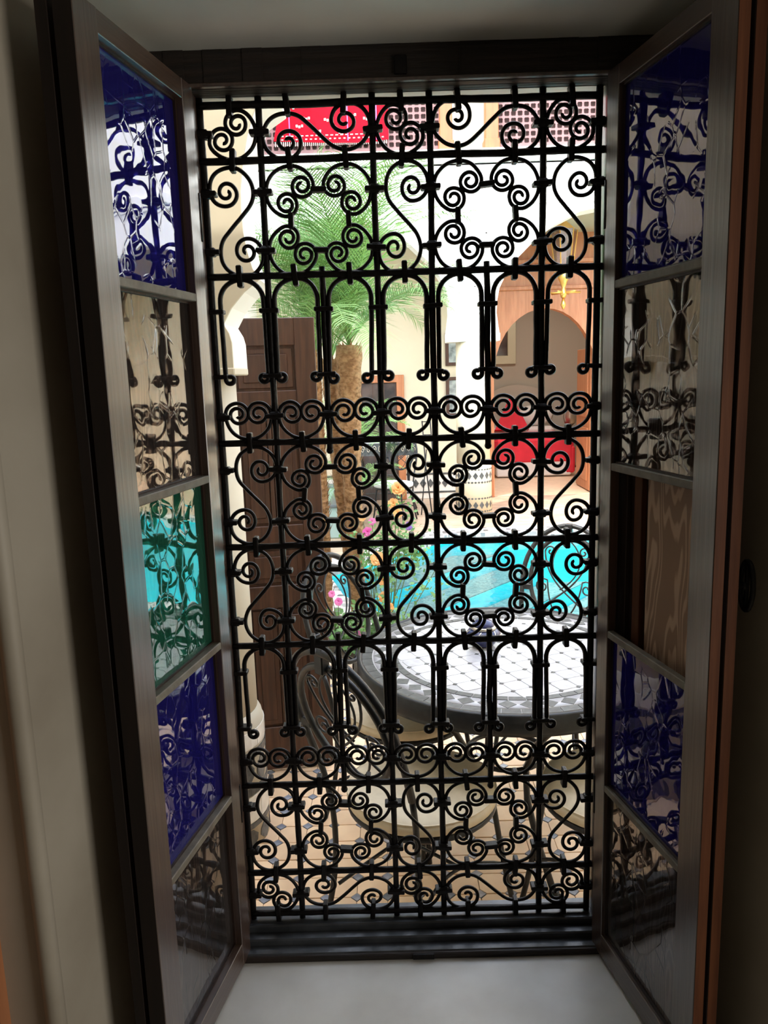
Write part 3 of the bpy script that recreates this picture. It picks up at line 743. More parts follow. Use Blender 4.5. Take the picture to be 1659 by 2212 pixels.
# red rug over the upper railing
t = thing('rug', 'red patterned rug hanging over the upper gallery railing behind the palm', 'rug', (-0.62, 7.69, 4.2))
rp = [(-0.60, 0.16), (-0.42, 0.86), (0.70, 0.86), (0.70, 0.145), (0.5, 0.115), (0.0, 0.125)]
MB().prism(rp, -0.012, 0.004, 'y').build('pile', 'rug', t)
def rect(mb, x, z, w, h): return mb.box(x - w / 2, x + w / 2, -0.0165, -0.011, z - h / 2, z + h / 2)
for x in (-0.20, -0.06, 0.08, 0.50):
    m = MB(); rect(m, x, 0.60, 0.022, 0.13); rect(m, x, 0.66, 0.06, 0.018); rect(m, x, 0.54, 0.06, 0.018); m.build('motif', 'rugw', t)
for x, z in ((-0.36, 0.50), (-0.22, 0.38), (0.02, 0.36), (0.30, 0.40), (-0.30, 0.30), (0.46, 0.36), (-0.1, 0.24), (0.18, 0.22)):
    m = MB()
    for d in (-0.03, 0, 0.03): rect(m, x + d, z + 0.01 * (d != 0), 0.022, 0.026)
    m.build('motif', 'rugw', t)
mo = MB()
for k in range(22): rect(mo, -0.5 + k * 0.054, 0.168, 0.022, 0.012)
for k in range(20): rect(mo, -0.5 + k * 0.056, 0.205, 0.03, 0.010)
mo.build('border_motif', 'rugw', t, kind='stuff')
for x0, z0 in ((0.235, 0.14), (-0.42, 0.2), (0.56, 0.14)): MB().box(x0, x0 + 0.013, -0.0165, -0.011, z0, 0.80).build('stripe', 'rugb', t)
fg = MB()
for k in range(56): fg.box(-0.585 + k * 0.0228, -0.578 + k * 0.0228, -0.008, 0.0, 0.10 + 0.0004 * k * 0, 0.15)
fg.build('fringe', 'rugw', t, kind='stuff')

# ------------------------------------------------------------------ far rooms and furniture
# framed doorway on the left of the back wall
d1 = bpy.data.objects.new('door_1', None); COL.objects.link(d1); d1['kind'] = 'structure'; d1.location = (-0.11, 9.1, 0)
MB().bbox(-0.45, 0.22, -0.03, 0.0, 0.0, 1.66, 0.004).build('leaf', 'darkglass', d1)
for k in range(5): MB().box(-0.42 + k * 0.155, -0.41 + k * 0.155, -0.036, -0.03, 0.05, 1.62).build('glazing_bar', 'olddoor', d1)
MB().bbox(0.22, 0.325, -0.06, 0.0, 0.0, 1.72, 0.006).build('frame_side', 'orange', d1)
MB().bbox(-0.52, -0.42, -0.06, 0.0, 0.0, 1.72, 0.006).build('frame_side', 'orange', d1)
MB().bbox(-0.52, 0.325, -0.061, 0.0, 1.62, 1.72, 0.006).build('frame_head', 'orange', d1)
for z0, z1, lb_ in ((1.82, 2.26, 'upper dark framed picture beside the far column'), (1.13, 1.67, 'lower dark framed picture beside the far column')):
    t = thing('picture', lb_, 'picture', (0.96, 9.085, z0))
    h = z1 - z0
    for a in ((-0.17, 0.17, 0, 0.045), (-0.17, 0.17, h - 0.045, h)): MB().bbox(a[0], a[1], -0.015, 0.012, a[2], a[3], 0.004).build('frame_rail', 'olddoor', t)
    for a in ((-0.17, -0.125), (0.125, 0.17)): MB().bbox(a[0], a[1], -0.015, 0.012, 0.04, h - 0.04, 0.004).build('frame_stile', 'olddoor', t)
    MB().box(-0.13, 0.13, -0.004, 0.008, 0.04, h - 0.04).build('print', 'picture', t)
sk = MB().box(-1.75, 1.27, 9.075, 9.1, 0.0, 0.34)
skirt = struct('baseboard_back', sk, 'zwhite')
for z in (0.345, 0.09): MB().bbox(-1.75, 1.27, 9.066, 9.1, z - 0.012, z + 0.012, 0.003).build('edging', 'grey', skirt)
for k in range(24):
    x = -1.2 + k * 0.103
    MB().add([(x - 0.045, 9.068, 0.215), (x, 9.068, 0.15), (x + 0.045, 9.068, 0.215), (x, 9.068, 0.28), (x - 0.045, 9.076, 0.215), (x, 9.076, 0.15), (x + 0.045, 9.076, 0.215), (x, 9.076, 0.28)],
             [(0, 1, 2, 3), (0, 4, 5, 1), (1, 5, 6, 2), (2, 6, 7, 3), (3, 7, 4, 0)]).build('tile', 'grey', skirt)

# orange arched doorway
d2 = bpy.data.objects.new('door_2', None); COL.objects.link(d2); d2['kind'] = 'structure'
cx, rr_ = 2.13, 0.69
arc = [(1.44, 0.0), (1.44, 1.0), (1.44, 1.66)] + [(cx - rr_ * math.cos(R(a)), 1.66 + 0.88 * math.sin(R(a))) for a in range(10, 171, 10)] + [(2.82, 1.66), (2.82, 0.0)]
MB().prism([(1.27, 0.0), (1.27, 3.5)] + [(3.05, 3.5), (3.05, 0.0)] + arc[::-1], 9.02, 9.18, 'y').build('arched_frame', 'orange', d2)
for z in (2.78, 3.12): MB().bbox(1.45, 2.85, 8.985, 9.02, z, z + 0.05, 0.006).build('moulding', 'orange', d2)
MB().bbox(1.27, 1.40, 8.98, 9.02, 0, 3.5, 0.006).build('pilaster', 'orange', d2)
MB().bbox(2.88, 3.05, 8.98, 9.02, 0, 3.5, 0.006).build('pilaster', 'orange', d2)
lf = MB().bbox(2.80, 2.84, 9.2, 9.95, 0.02, 2.0, 0.004)
dl = lf.build('leaf', 'orange', d2)
for z in (0.15, 1.05): MB().bbox(2.785, 2.80, 9.3, 9.85, z, z + 0.75, 0.004).build('panel', 'orange', dl)
struct('bedroom_floor', MB().box(0.6, 4.6, 9.1, 13.2, -0.1, 0.0), 'tile')
struct('bedroom_wall_back', MB().box(0.6, 4.6, 12.8, 12.95, 0.0, 3.6), 'taupe')
struct('bedroom_wall_left', MB().box(0.5, 0.6, 9.35, 12.95, 0.0, 3.6), 'taupe')
struct('bedroom_wall_right', MB().box(4.6, 4.7, 9.35, 12.95, 0.0, 3.6), 'taupe')
struct('bedroom_ceiling', MB().box(0.5, 4.7, 9.35, 12.95, 3.5, 3.6), 'taupe')

t = thing('bed', 'bed with a red cover in the room behind the orange arch', 'bed', (2.36, 10.9, 0))
MB().bbox(-0.62, 0.60, 0.0, 1.75, 0.02, 0.32, 0.02).build('base', 'linen', t)
MB().bbox(-0.66, 0.64, -0.03, 1.75, 0.22, 0.66, 0.06).bbox(0.50, 0.66, -0.02, 0.9, 0.06, 0.5, 0.03).build('cover', 'red', t)
MB().bbox(-0.60, 0.58, 1.2, 1.76, 0.60, 0.74, 0.05).build('sheet', 'linen', t)
hp = [(-0.62, 0.3), (-0.62, 1.28)] + [(-0.62 + 1.24 * u / 8, 1.28 + 0.20 * math.sin(PI * u / 8)) for u in range(1, 8)] + [(0.62, 1.28), (0.62, 0.3)]
MB().prism(hp, 1.76, 1.83, 'y').build('headboard', 'taupe', t)
t = tag(MB().ball((0, 0, 0), 0.3, 16, 10, (1.15, 0.36, 0.62)).build('pillow', 'linen', None, (2.62, 12.35, 0.93)), 'white pillow at the head of the red bed', 'pillow'); t.rotation_euler = (-0.35, 0, 0)
pc = MB().prism([(-0.3, -0.24), (0.30, -0.24), (0.06, 0.30), (-0.02, 0.33)], -0.06, 0.06, 'y')
tag(pc.build('cushion', 'red', None, (2.16, 12.05, 0.93)), 'pointed red cushion on the bed behind the orange arch', 'cushion').rotation_euler = (-0.3, 0, 0)
t = thing('mirror', 'pale framed dark mirror on the bedroom wall behind the orange arch', 'mirror', (1.95, 12.79, 1.85))
MB().bbox(-0.42, 0.42, -0.05, 0.0, 0.0, 0.16, 0.01).build('frame_rail', 'gilt', t); MB().bbox(-0.42, 0.42, -0.05, 0.0, 1.04, 1.2, 0.01).build('frame_rail', 'gilt', t)
MB().bbox(0.26, 0.42, -0.05, 0.0, 0.14, 1.06, 0.01).build('frame_stile', 'gilt', t); MB().bbox(-0.42, -0.26, -0.05, 0.0, 0.14, 1.06, 0.01).build('frame_stile', 'gilt', t)
MB().box(-0.28, 0.28, -0.02, 0.0, 0.14, 1.06).build('glass', 'darkglass', t)
t = thing('bedside_table', 'small dark round table under the metal lamp beside the bed', 'table', (3.28, 12.2, 0))
MB().lathe([(0.2, 0.60), (0.2, 0.63)], 20).build('tabletop', 'olddoor', t); MB().lathe([(0.03, 0.0), (0.03, 0.6)], 10).build('leg', 'olddoor', t); MB().lathe([(0.14, 0.0), (0.05, 0.03)], 16).build('base', 'olddoor', t)
t = thing('lamp', 'hammered metal goblet lamp beside the red bed', 'lamp', (3.22, 12.12, 0.63))
MB().lathe([(0.10, 0), (0.09, 0.02), (0.03, 0.06), (0.025, 0.10)], 16).build('foot', 'silver', t)
MB().lathe([(0.025, 0.10), (0.10, 0.16), (0.125, 0.26), (0.10, 0.38), (0.11, 0.42)], 16).build('bowl', 'silver', t)

# hanging brass lantern in front of the orange doorway
t = thing('lantern', 'brass and glass lantern hanging before the orange doorway', 'lantern', (2.255, 8.5, 2.48))
MB().tube([(0, 0, 1.06), (0, 0, 1.60)], 0.008, 6).build('chain', 'brass', t)
MB().lathe([(0.17, 0.96), (0.12, 1.0), (0.03, 1.07)], 6, smooth=False).build('cap', 'brass', t)
for k in range(6):
    a = 2 * PI * k / 6; b = 2 * PI * (k + 1) / 6
    p0, p1, q0, q1 = [(r * math.cos(x), r * math.sin(x), z) for r, z, x in ((0.17, 0.96, a), (0.11, 0.46, a), (0.17, 0.96, b), (0.11, 0.46, b))]
    MB().tube([p0, p1], 0.008, 5).build('rib', 'brass', t)
    n = Vector((math.cos((a + b) / 2), math.sin((a + b) / 2), 0)) * 0.004
    MB().add([p0, p1, q1, q0] + [tuple(Vector(x) - n) for x in (p0, p1, q1, q0)], [(0, 1, 2, 3), (7, 6, 5, 4), (0, 4, 5, 1), (1, 5, 6, 2), (2, 6, 7, 3), (3, 7, 4, 0)]).build('pane', 'g_clear', t)
MB().lathe([(0.03, 0.14), (0.045, 0.2), (0.02, 0.26), (0.05, 0.34), (0.11, 0.46)], 12).build('base', 'brass', t)
MB().lathe([(0.012, 0.0), (0.035, 0.05), (0.012, 0.14)], 12).build('finial', 'brass', t)
for k in range(3):
    a = PI * k / 3; MB().tube([(-0.215 * math.cos(a), -0.215 * math.sin(a), 0.205), (0.215 * math.cos(a), 0.215 * math.sin(a), 0.205)], 0.011, 6).build('arm', 'brass', t)

# ------------------------------------------------------------------ pool
pool = thing('swimming_pool', 'turquoise swimming pool with mosaic steps beyond the round table', 'pool', (0, 0, 0))
A = [(0.10, 3.4), (-0.42, 4.25), (-0.62, 5.07), (0.62, 6.5), (7.4, 6.5), (7.4, 3.4)]
bs = MB()
n5 = len(A)
v = [(x, y, -0.0505) for x, y in A] + [(x, y, -1.3) for x, y in A]
bs.add(v, [(i, (i + 1) % n5, n5 + (i + 1) % n5, n5 + i) for i in range(n5)] + [tuple(range(n5, 2 * n5))])
bs.build('basin', 'cyan', pool)
tv = Vector((0.655, 0.755, 0)); nv = Vector((0.755, -0.655, 0)); P0 = Vector((-0.62, 5.07, 0))
def clip(poly):
    for (ax, sg, lim) in ((0, 1, -0.40), (0, -1, 7.39), (1, 1, 3.95), (1, -1, 6.495)):
        out = []
        for i in range(len(poly)):
            p, q = poly[i], poly[(i + 1) % len(poly)]
            dp, dq = sg * (p[ax] - lim * 1) if sg == 1 else lim - p[ax], sg * (q[ax] - lim) if sg == 1 else lim - q[ax]
            if dp >= 0: out.append(p)
            if (dp >= 0) != (dq >= 0):
                u = dp / (dp - dq); out.append((p[0] + (q[0] - p[0]) * u, p[1] + (q[1] - p[1]) * u))
        poly = out
    return poly
for k in range(7):
    o0, o1 = 0.012 + k * 0.37, 0.37 * (k + 1)
    zt = -0.22 - 0.165 * k
    f = lambda d, s: ((P0 + nv * d + tv * s).x, (P0 + nv * d + tv * s).y)
    q = clip([f(o0, -2), f(o0, 3.2), f(o1, 3.2), f(o1, -2)])
    MB().prism(q, -1.29, zt - 0.012, 'z').build('step', 'cyan', pool)
    q = clip([f(o0, -2), f(o0, 3.2), f(o1 - 0.004, 3.2), f(o1 - 0.004, -2)])
    MB().prism(q, zt - 0.0115, zt, 'z').build('tread', 'tread', pool)
wm = bpy.data.meshes.new('water'); wm.from_pydata([(x, y, -0.07) for x, y in A[::-1]], [], [tuple(range(len(A)))]); wm.materials.append(MT['water'])
inst('water', wm, pool)
cp = MB()
for q in ([(7.7, 6.8), (0.50, 6.80), (0.62, 6.5), (7.7, 6.5)], [(0.50, 6.80), (-0.92, 5.15), (-0.62, 5.07), (0.62, 6.5)], [(-0.92, 5.15), (-0.68, 4.18), (-0.42, 4.25), (-0.62, 5.07)],
          [(-0.68, 4.18), (-0.06, 3.15), (0.10, 3.4), (-0.42, 4.25)], [(-0.06, 3.15), (7.7, 3.15), (7.7, 3.4), (0.10, 3.4)]):
    cp.prism(q, -0.05, 0.022, 'z')
cp.build('coping', 'coping', pool)

# ------------------------------------------------------------------ planting
bed = thing('flower_bed', 'planted soil bed between the table and the pool', 'flower bed', (-0.45, 3.25, 0))
bp = [(-1.2, 2.72), (0.18, 2.72), (0.14, 3.0), (-0.12, 3.13), (-0.72, 4.14), (-1.2, 4.14)]
MB().prism([(x + 0.45, y - 3.25) for x, y in bp], -0.005, 0.05, 'z').build('soil', 'soil', bed)
for k in range(9):
    x = -1.2 + k * 0.153 + 0.45
    MB().bbox(x + 0.004, x + 0.149, -0.575, -0.53, -0.004, 0.075, 0.006).build('edging_tile', 'zwhite' if k % 2 else 'grey', bed)

def trunk(name_parent, base, top, r0, r1, seed):
    pts, rr = [], []
    n = 26
    for i in range(n + 1):
        u = i / n; p = Vector(base).lerp(Vector(top), u)
        p += Vector((0.02 * math.sin(u * 3 + seed), 0.02 * math.cos(u * 2.3 + seed), 0))
        pts.append(p); rr.append((r0 + (r1 - r0) * u) * (1 + 0.10 * (i % 2)) * (1.0 if u < 0.62 else 1 + 0.35 * (u - 0.62)))
    m = MB().tube(pts, rr, 12); m.build('trunk', 'trunk', name_parent)
    sc = MB(); q = random.Random(seed)
    for i in range(520):         # old leaf bases and fibre round the trunk
        u = q.random() ** 0.6; p = Vector(base).lerp(Vector(top), u); a = q.uniform(0, 2 * PI); r = (r0 + (r1 - r0) * u) * 0.95
        d = Vector((math.cos(a), math.sin(a), 0)); s = Vector((-d.y, d.x, 0)); b = p + d * r + Vector((0.02 * math.sin(u * 3 + seed), 0.02 * math.cos(u * 2.3 + seed), 0))
        L_ = q.uniform(0.02, 0.055)
        sc.add([b - s * 0.010, b + s * 0.010, b + d * L_ * 0.55 + Vector((0, 0, L_))], [(0, 1, 2)])
    sc.build('fibre', 'trunk', name_parent, kind='stuff')

def frond_mesh(L_, droop, seed, nl=46):
    q = random.Random(seed); b = MB()
    pts = []
    h = R(58); x = z = 0.0; st = L_ / 22
    for i in range(23):
        pts.append((x, 0, z)); hh = h - droop * (i / 22) ** 1.4
        x += math.cos(hh) * st; z += math.sin(hh) * st
    b.tube(pts, [0.006 * (1 - 0.8 * i / 22) for i in range(23)], 4)
    for i in range(nl):
        u = 0.16 + 0.84 * i / nl; k = min(21, int(u * 22)); fr_ = u * 22 - k
        p = Vector(pts[k]).lerp(Vector(pts[k + 1]), fr_); t = (Vector(pts[k + 1]) - Vector(pts[k])).normalized()
        ln = L_ * 0.36 * math.sin(PI * (0.12 + 0.80 * u)) ** 0.8 * q.uniform(0.8, 1.1)
        for sd in (-1, 1):
            d = (t * 0.75 + Vector((0, sd * 0.85, 0)) + Vector((0, 0, 0.15 + q.uniform(-.12, .12)))).normalized()
            w = 0.0036
            m1 = p + d * ln * 0.55; m2 = p + d * ln + Vector((0, 0, -ln * 0.22))
            sv = t * w
            b.add([p - sv, p + sv, m1 + sv, m1 - sv, m2], [(0, 1, 2, 3), (3, 2, 4)])
    return b.mesh('frond', 'frond')
FR = [frond_mesh(0.95, R(70), 1), frond_mesh(1.1, R(95), 2), frond_mesh(0.85, R(115), 3), frond_mesh(1.15, R(55), 4), frond_mesh(0.62, R(90), 5, 30)]
def crown(parent, c, n, seed, meshes, tilt=(-0.25, 0.55), sc=1.0):
    q = random.Random(seed)
    for i in range(n):
        a = 2 * PI * i * 0.382 + q.uniform(-.2, .2)
        o = inst('frond', q.choice(meshes), parent, (c[0], c[1], c[2] + q.uniform(-0.05, 0.03)))
        el = tilt[0] + (tilt[1] - tilt[0]) * (i / max(1, n - 1)) 
        o.rotation_euler = (0, el, a); s = sc * q.uniform(0.85, 1.12); o.scale = (s, s, s)
palm = thing('palm_tree', 'clump of dwarf date palms rising behind the dark door leaf', 'palm', (-0.42, 3.40, 0.05))
trunk(palm, (-0.07, -0.12, 0), (-0.055, -0.10, 1.82), 0.034, 0.040, 1)
trunk(palm, (0.13, -0.06, 0), (0.175, -0.06, 1.86), 0.044, 0.072, 2)
trunk(palm, (0.14, 0.06, 0), (0.03, 0.10, 1.78), 0.030, 0.058, 3)
crown(palm, (-0.055, -0.10, 1.84), 16, 11, FR[:4], (-0.85, 0.42), 0.97)
crown(palm, (0.16, -0.06, 1.90), 20, 12, FR[:4], (-0.90, 0.42), 1.06)
crown(palm, (0.03, 0.10, 1.82), 12, 13, FR[:4], (-0.80, 0.30), 0.97)
p2 = thing('palm_tree', 'small young palm with arching leaves beside the far left doorway', 'palm', (-0.392, 6.60, 0.0))
trunk(p2, (0, 0, 0), (0.0, 0, 0.98), 0.03, 0.04, 5)
crown(p2, (0.0, 0, 1.0), 17, 21, [FR[4]], (-0.4, 0.6), 1.15)
crown(p2, (0.0, 0, 0.5), 9, 22, [FR[4]], (-0.1, 0.5), 1.0)
t = thing('masonry_planter', 'pale teal masonry planter with slate top behind the palm trunks', 'planter', (-0.60, 7.45, 0))
MB().bbox(-0.40, 0.10, -0.9, 0.72, -0.004, 0.34, 0.01).build('wall', 'teal', t)
MB().bbox(-0.10, 0.12, -0.92, 0.74, 0.335, 0.37, 0.008).build('capping', 'slate', t); MB().bbox(-0.42, 0.12, 0.5, 0.74, 0.336, 0.372, 0.008).build('capping', 'slate', t)

def flower(parent, c, r, m, seed, face=(-0.1, -1, 0.35)):
    q = random.Random(seed); b = MB(); n = Vector(face).normalized(); s = n.orthogonal().normalized(); w = n.cross(s)
    for ring, (k, rr_, lift) in enumerate(((6, 1.0, 0.15), (5, 0.68, 0.35), (4, 0.36, 0.5))):
        for i in range(k):
            a = 2 * PI * i / k + ring * 0.5 + q.uniform(-.1, .1)
            d = s * math.cos(a) + w * math.sin(a); e = s * -math.sin(a) + w * math.cos(a)
            ro, hw = r * rr_, r * rr_ * 0.62
            p0 = Vector(c); p1 = p0 + d * ro * 0.55 + e * hw + n * r * lift * 0.7; p2_ = p0 + d * ro * 0.55 - e * hw + n * r * lift * 0.7
            p3 = p0 + d * ro + n * r * lift + e * hw * 0.4; p4 = p0 + d * ro + n * r * lift - e * hw * 0.4
            b.add([p0, p2_, p4, p3, p1], [(0, 1, 2, 3, 4)])
    return b.build('flower', m, parent)
def leaves(parent, pts, seed, spread, n, size, m='leaf'):
    q = random.Random(seed); b = MB()
    for i in range(n):
        c = Vector(q.choice(pts)) + Vector((q.gauss(0, spread), q.gauss(0, spread), q.gauss(0, spread * 0.8)))
        if c.z < 0.03: c.z = 0.03 + q.random() * 0.08
        d = Vector((q.uniform(-1, 1), q.uniform(-1, 1), q.uniform(-.3, .7))).normalized(); s = d.orthogonal().normalized() * size * 0.32
        l = size * q.uniform(0.7, 1.3); up = d.cross(s).normalized() * size * 0.06
        b.add([c, c + d * l * 0.5 + s, c + d * l, c + d * l * 0.5 - s], [(0, 1, 2, 3)])
    return b.build('foliage', m, parent, kind='stuff')
def bush(label, base, tips, fl, seed, group=None):
    t = thing('flowering_bush', label, 'bush', (base[0], base[1], 0.05))
    o = Vector((base[0], base[1], 0.05)); q = random.Random(seed)
    for tip in tips:
        e = Vector(tip) - o; mid = e * 0.5 + Vector((q.uniform(-.05, .05), q.uniform(-.04, .04), 0.05))
        s0 = Vector((q.uniform(-.03, .03), q.uniform(-.03, .03), -0.02))
        pts = [s0.lerp(mid, u).lerp(mid.lerp(e, u), u) for u in [i / 8 for i in range(9)]]
        MB().tube(pts, [0.0042 - 0.0024 * i / 8 for i in range(9)], 5).build('stem', 'stem', t)
    for i, (c, r, m) in enumerate(fl):
        flower(t, tuple(Vector(c) - o), r, m, seed + i)
    return t, o
roses = [((0.015, 3.0, 1.045), 0.042, 'rose'), ((-0.016, 3.0, 0.952), 0.034, 'rose'), ((0.01, 2.95, 0.90), 0.03, 'rose'), ((-0.12, 2.92, 0.63), 0.046, 'rose'), ((-0.09, 2.9, 0.50), 0.034, 'rose'), ((-0.09, 2.95, 0.38), 0.036, 'rose'), ((-0.06, 2.9, 0.33), 0.03, 'rose')]
t, o = bush('orange rose bush on tall stems in front of the pool', (-0.05, 3.05), [c for c, r, m in roses] + [(0.12, 3.0, 0.72), (0.20, 2.95, 0.55), (0.28, 3.0, 0.62), (0.10, 2.95, 0.45)], roses, 40)
leaves(t, [Vector(c) - o - Vector((0, 0, 0.12)) for c, r, m in roses] + [Vector((0.15, -.05, 0.45)), Vector((0.25, -.08, 0.36))], 41, 0.06, 330, 0.035)
pk = [((-0.18, 3.05, 0.77), 0.032, 'pink'), ((-0.15, 3.08, 0.83), 0.024, 'pink'), ((-0.21, 3.05, 0.86), 0.022, 'rose'), ((0.075, 3.05, 0.80), 0.028, 'purple'), ((0.0, 3.02, 0.72), 0.022, 'pink')]
t, o = bush('low bush with pink and purple flowers at the pool edge', (-0.14, 3.10), [c for c, r, m in pk] + [(0.14, 3.1, 0.70), (-0.1, 3.1, 0.68)], pk, 60)
leaves(t, [Vector((x, y, z)) for x in (-0.06, 0.06, 0.16, 0.24) for y in (-0.05, 0.02) for z in (0.52, 0.60, 0.66)], 61, 0.05, 520, 0.036)
pk = [((-0.37, 2.95, 0.36), 0.026, 'pink'), ((-0.41, 2.95, 0.41), 0.022, 'pink'), ((-0.22, 2.9, 0.16), 0.035, 'rose')]
t, o = bush('pink flowered bush behind the rear left chair', (-0.36, 3.02), [c for c, r, m in pk] + [(-0.3, 3.0, 0.3)], pk, 80)
leaves(t, [Vector((x, -0.05, z)) for x in (-0.08, 0.04, 0.15) for z in (0.06, 0.16)], 81, 0.06, 260, 0.045)
pk = [((-0.17, 2.80, 0.12), 0.03, 'rose'), ((-0.24, 2.85, 0.2), 0.03, 'pink'), ((-0.08, 2.82, 0.22), 0.028, 'rose')]
t, o = bush('leafy low bush with small red flowers just beyond the table edge', (-0.16, 2.88), [c for c, r, m in pk], pk, 90)
leaves(t, [Vector((x, -0.02, z)) for x in (-0.12, -0.02, 0.1) for z in (0.04, 0.12, 0.2)], 91, 0.05, 380, 0.04)

# ------------------------------------------------------------------ round mosaic table
TC = (0.355, 1.0)
tab = thing('mosaic_table', 'round mosaic table with wrought iron rim behind the window grille', 'table', (TC[0], TC[1], 0))
MB().lathe([(0.508, 0.712), (0.511, 0.7375)], 64).build('tabletop', 'ttg', tab)
MB().lathe([(0.505, 0.672), (0.526, 0.674), (0.530, 0.690), (0.530, 0.738), (0.524, 0.743), (0.512, 0.742), (0.512, 0.70)], 72).build('rim', 'iron2', tab)
p = 0.0665
ME_O = [MB().add(*octa(p - 0.0009, 0.0095, 0.0009 + 0.0003 * k, 0.002)).mesh('tile', 'tabw') for k in range(2)]
ME_DOT = MB().add(*dia(0.0085, 0.0011, 0.002)).mesh('dot_tile', 'grey')
ca, sa = math.cos(R(24)), math.sin(R(24))
for i in range(-8, 9):
    for j in range(-8, 9):
        x, y = i * p, j * p
        if math.hypot(x, y) < 0.366:
            inst('tile', ME_O[(i + j) % 2], tab, (x * ca - y * sa, x * sa + y * ca, 0.738), (rg.uniform(-.008, .008), rg.uniform(-.008, .008), R(24) + rg.choice((0, PI / 2)) + rg.uniform(-.01, .01)))
        x += p / 2; y += p / 2
        if math.hypot(x, y) < 0.376: inst('dot_tile', ME_DOT, tab, (x * ca - y * sa, x * sa + y * ca, 0.738), (0, 0, R(24) + rg.uniform(-.2, .2)))
def ring_tiles(n, r0, r1, gap, m, shape='rect', th=0.0015):
    da = 2 * PI / n; w = da / 2 - gap / ((r0 + r1) / 2)
    if shape == 'rect': pl = [(r0 * math.cos(-w), r0 * math.sin(-w)), (r1 * math.cos(-w), r1 * math.sin(-w)), (r1, 0), (r1 * math.cos(w), r1 * math.sin(w)), (r0 * math.cos(w), r0 * math.sin(w)), (r0, 0)]
    else: rm = (r0 + r1) / 2; pl = [(r0, 0), (rm * math.cos(-w), rm * math.sin(-w)), (r1, 0), (rm * math.cos(w), rm * math.sin(w))]
    me = MB().prism(pl, -0.002, th, 'z').mesh('border_tile', m)
    for k in range(n): inst('border_tile', me, tab, (0, 0, 0.738), (rg.uniform(-.001, .001), rg.uniform(-.001, .001), k * da))
MB().lathe([(0.414, 0.7372), (0.414, 0.7386), (0.472, 0.7386), (0.472, 0.7372)], 72).build('border_band', 'tabw', tab)
ring_tiles(52, 0.476, 0.510, 0.0012, 'grey')
ring_tiles(44, 0.416, 0.470, 0.0045, 'grey', 'dia', 0.0016)
ring_tiles(46, 0.386, 0.411, 0.0012, 'grey')
for k in range(4):
    a = R(20 + 90 * k)
    d = Vector((math.cos(a), math.sin(a), 0)); z = Vector((0, 0, 1))
    MB().tube([d * 0.40 + z * 0.675, d * 0.33 + z * 0.60, d * 0.20 + z * 0.47, d * 0.14 + z * 0.36, d * 0.15 + z * 0.25, d * 0.22 + z * 0.13, d * 0.33 + z * 0.0], 0.012, 8).build('leg', 'iron2', tab)
    sp = [(d * (0.22 + 0.07 * (1 - i / 30) * math.cos(i * 0.42)) + z * (0.60 + 0.07 * (1 - i / 30) * math.sin(i * 0.42))) for i in range(28)]
    MB().tube(sp, 0.006, 6).build('leg_scroll', 'iron2', tab)
    MB().lathe([(0.018, 0.0), (0.014, 0.02)], 10, (d.x * 0.33, d.y * 0.33)).build('foot', 'iron2', tab)
for zz, rr_ in ((0.36, 0.14), (0.668, 0.42)):
    MB().tube([(rr_ * math.cos(2 * PI * k / 36), rr_ * math.sin(2 * PI * k / 36), zz) for k in range(36)], 0.009, 8, closed=True).build('ring', 'iron2', tab)
a = R(195); d = Vector((math.cos(a), math.sin(a), 0)); s = Vector((-d.y, d.x, 0)); c0 = d * 0.50 + Vector((0, 0, 0.675))
MB().tube([c0 - s * 0.03, c0 - s * 0.03 - Vector((0, 0, 0.055)), c0 + s * 0.03 - Vector((0, 0, 0.055)), c0 + s * 0.03], 0.006, 4).build('bracket', 'iron2', tab)

pot = thing('ceramic_pot', 'dark blue lidded ceramic pot with metal bands on the mosaic table', 'pot', (0.285, 1.075, 0.7405))
MB().lathe([(0.034, 0.0), (0.040, 0.006), (0.048, 0.018), (0.062, 0.036), (0.064, 0.046), (0.055, 0.058), (0.044, 0.064)], 28).build('body', 'cobalt', pot)
MB().lathe([(0.0645, 0.038), (0.0660, 0.042), (0.0645, 0.047)], 28).build('metal_band', 'silver', pot)
MB().lathe([(0.044, 0.062), (0.047, 0.065), (0.046, 0.072), (0.041, 0.075)], 28).build('metal_collar', 'silver', pot)
MB().lathe([(0.041, 0.073), (0.040, 0.082), (0.030, 0.092), (0.012, 0.098), (0.004, 0.099)], 24).build('lid', 'cobalt', pot)
fil = MB()
for k in range(6):
    a = 2 * PI * k / 6
    fil.tube([((0.0655 - 0.016 * u * u) * math.cos(a + 0.25 * u), (0.0655 - 0.016 * u * u) * math.sin(a + 0.25 * u), 0.044 + 0.018 * u) for u in (0, .25, .5, .75, 1)], 0.0018, 5)
fil.build('metal_filigree', 'silver', pot)

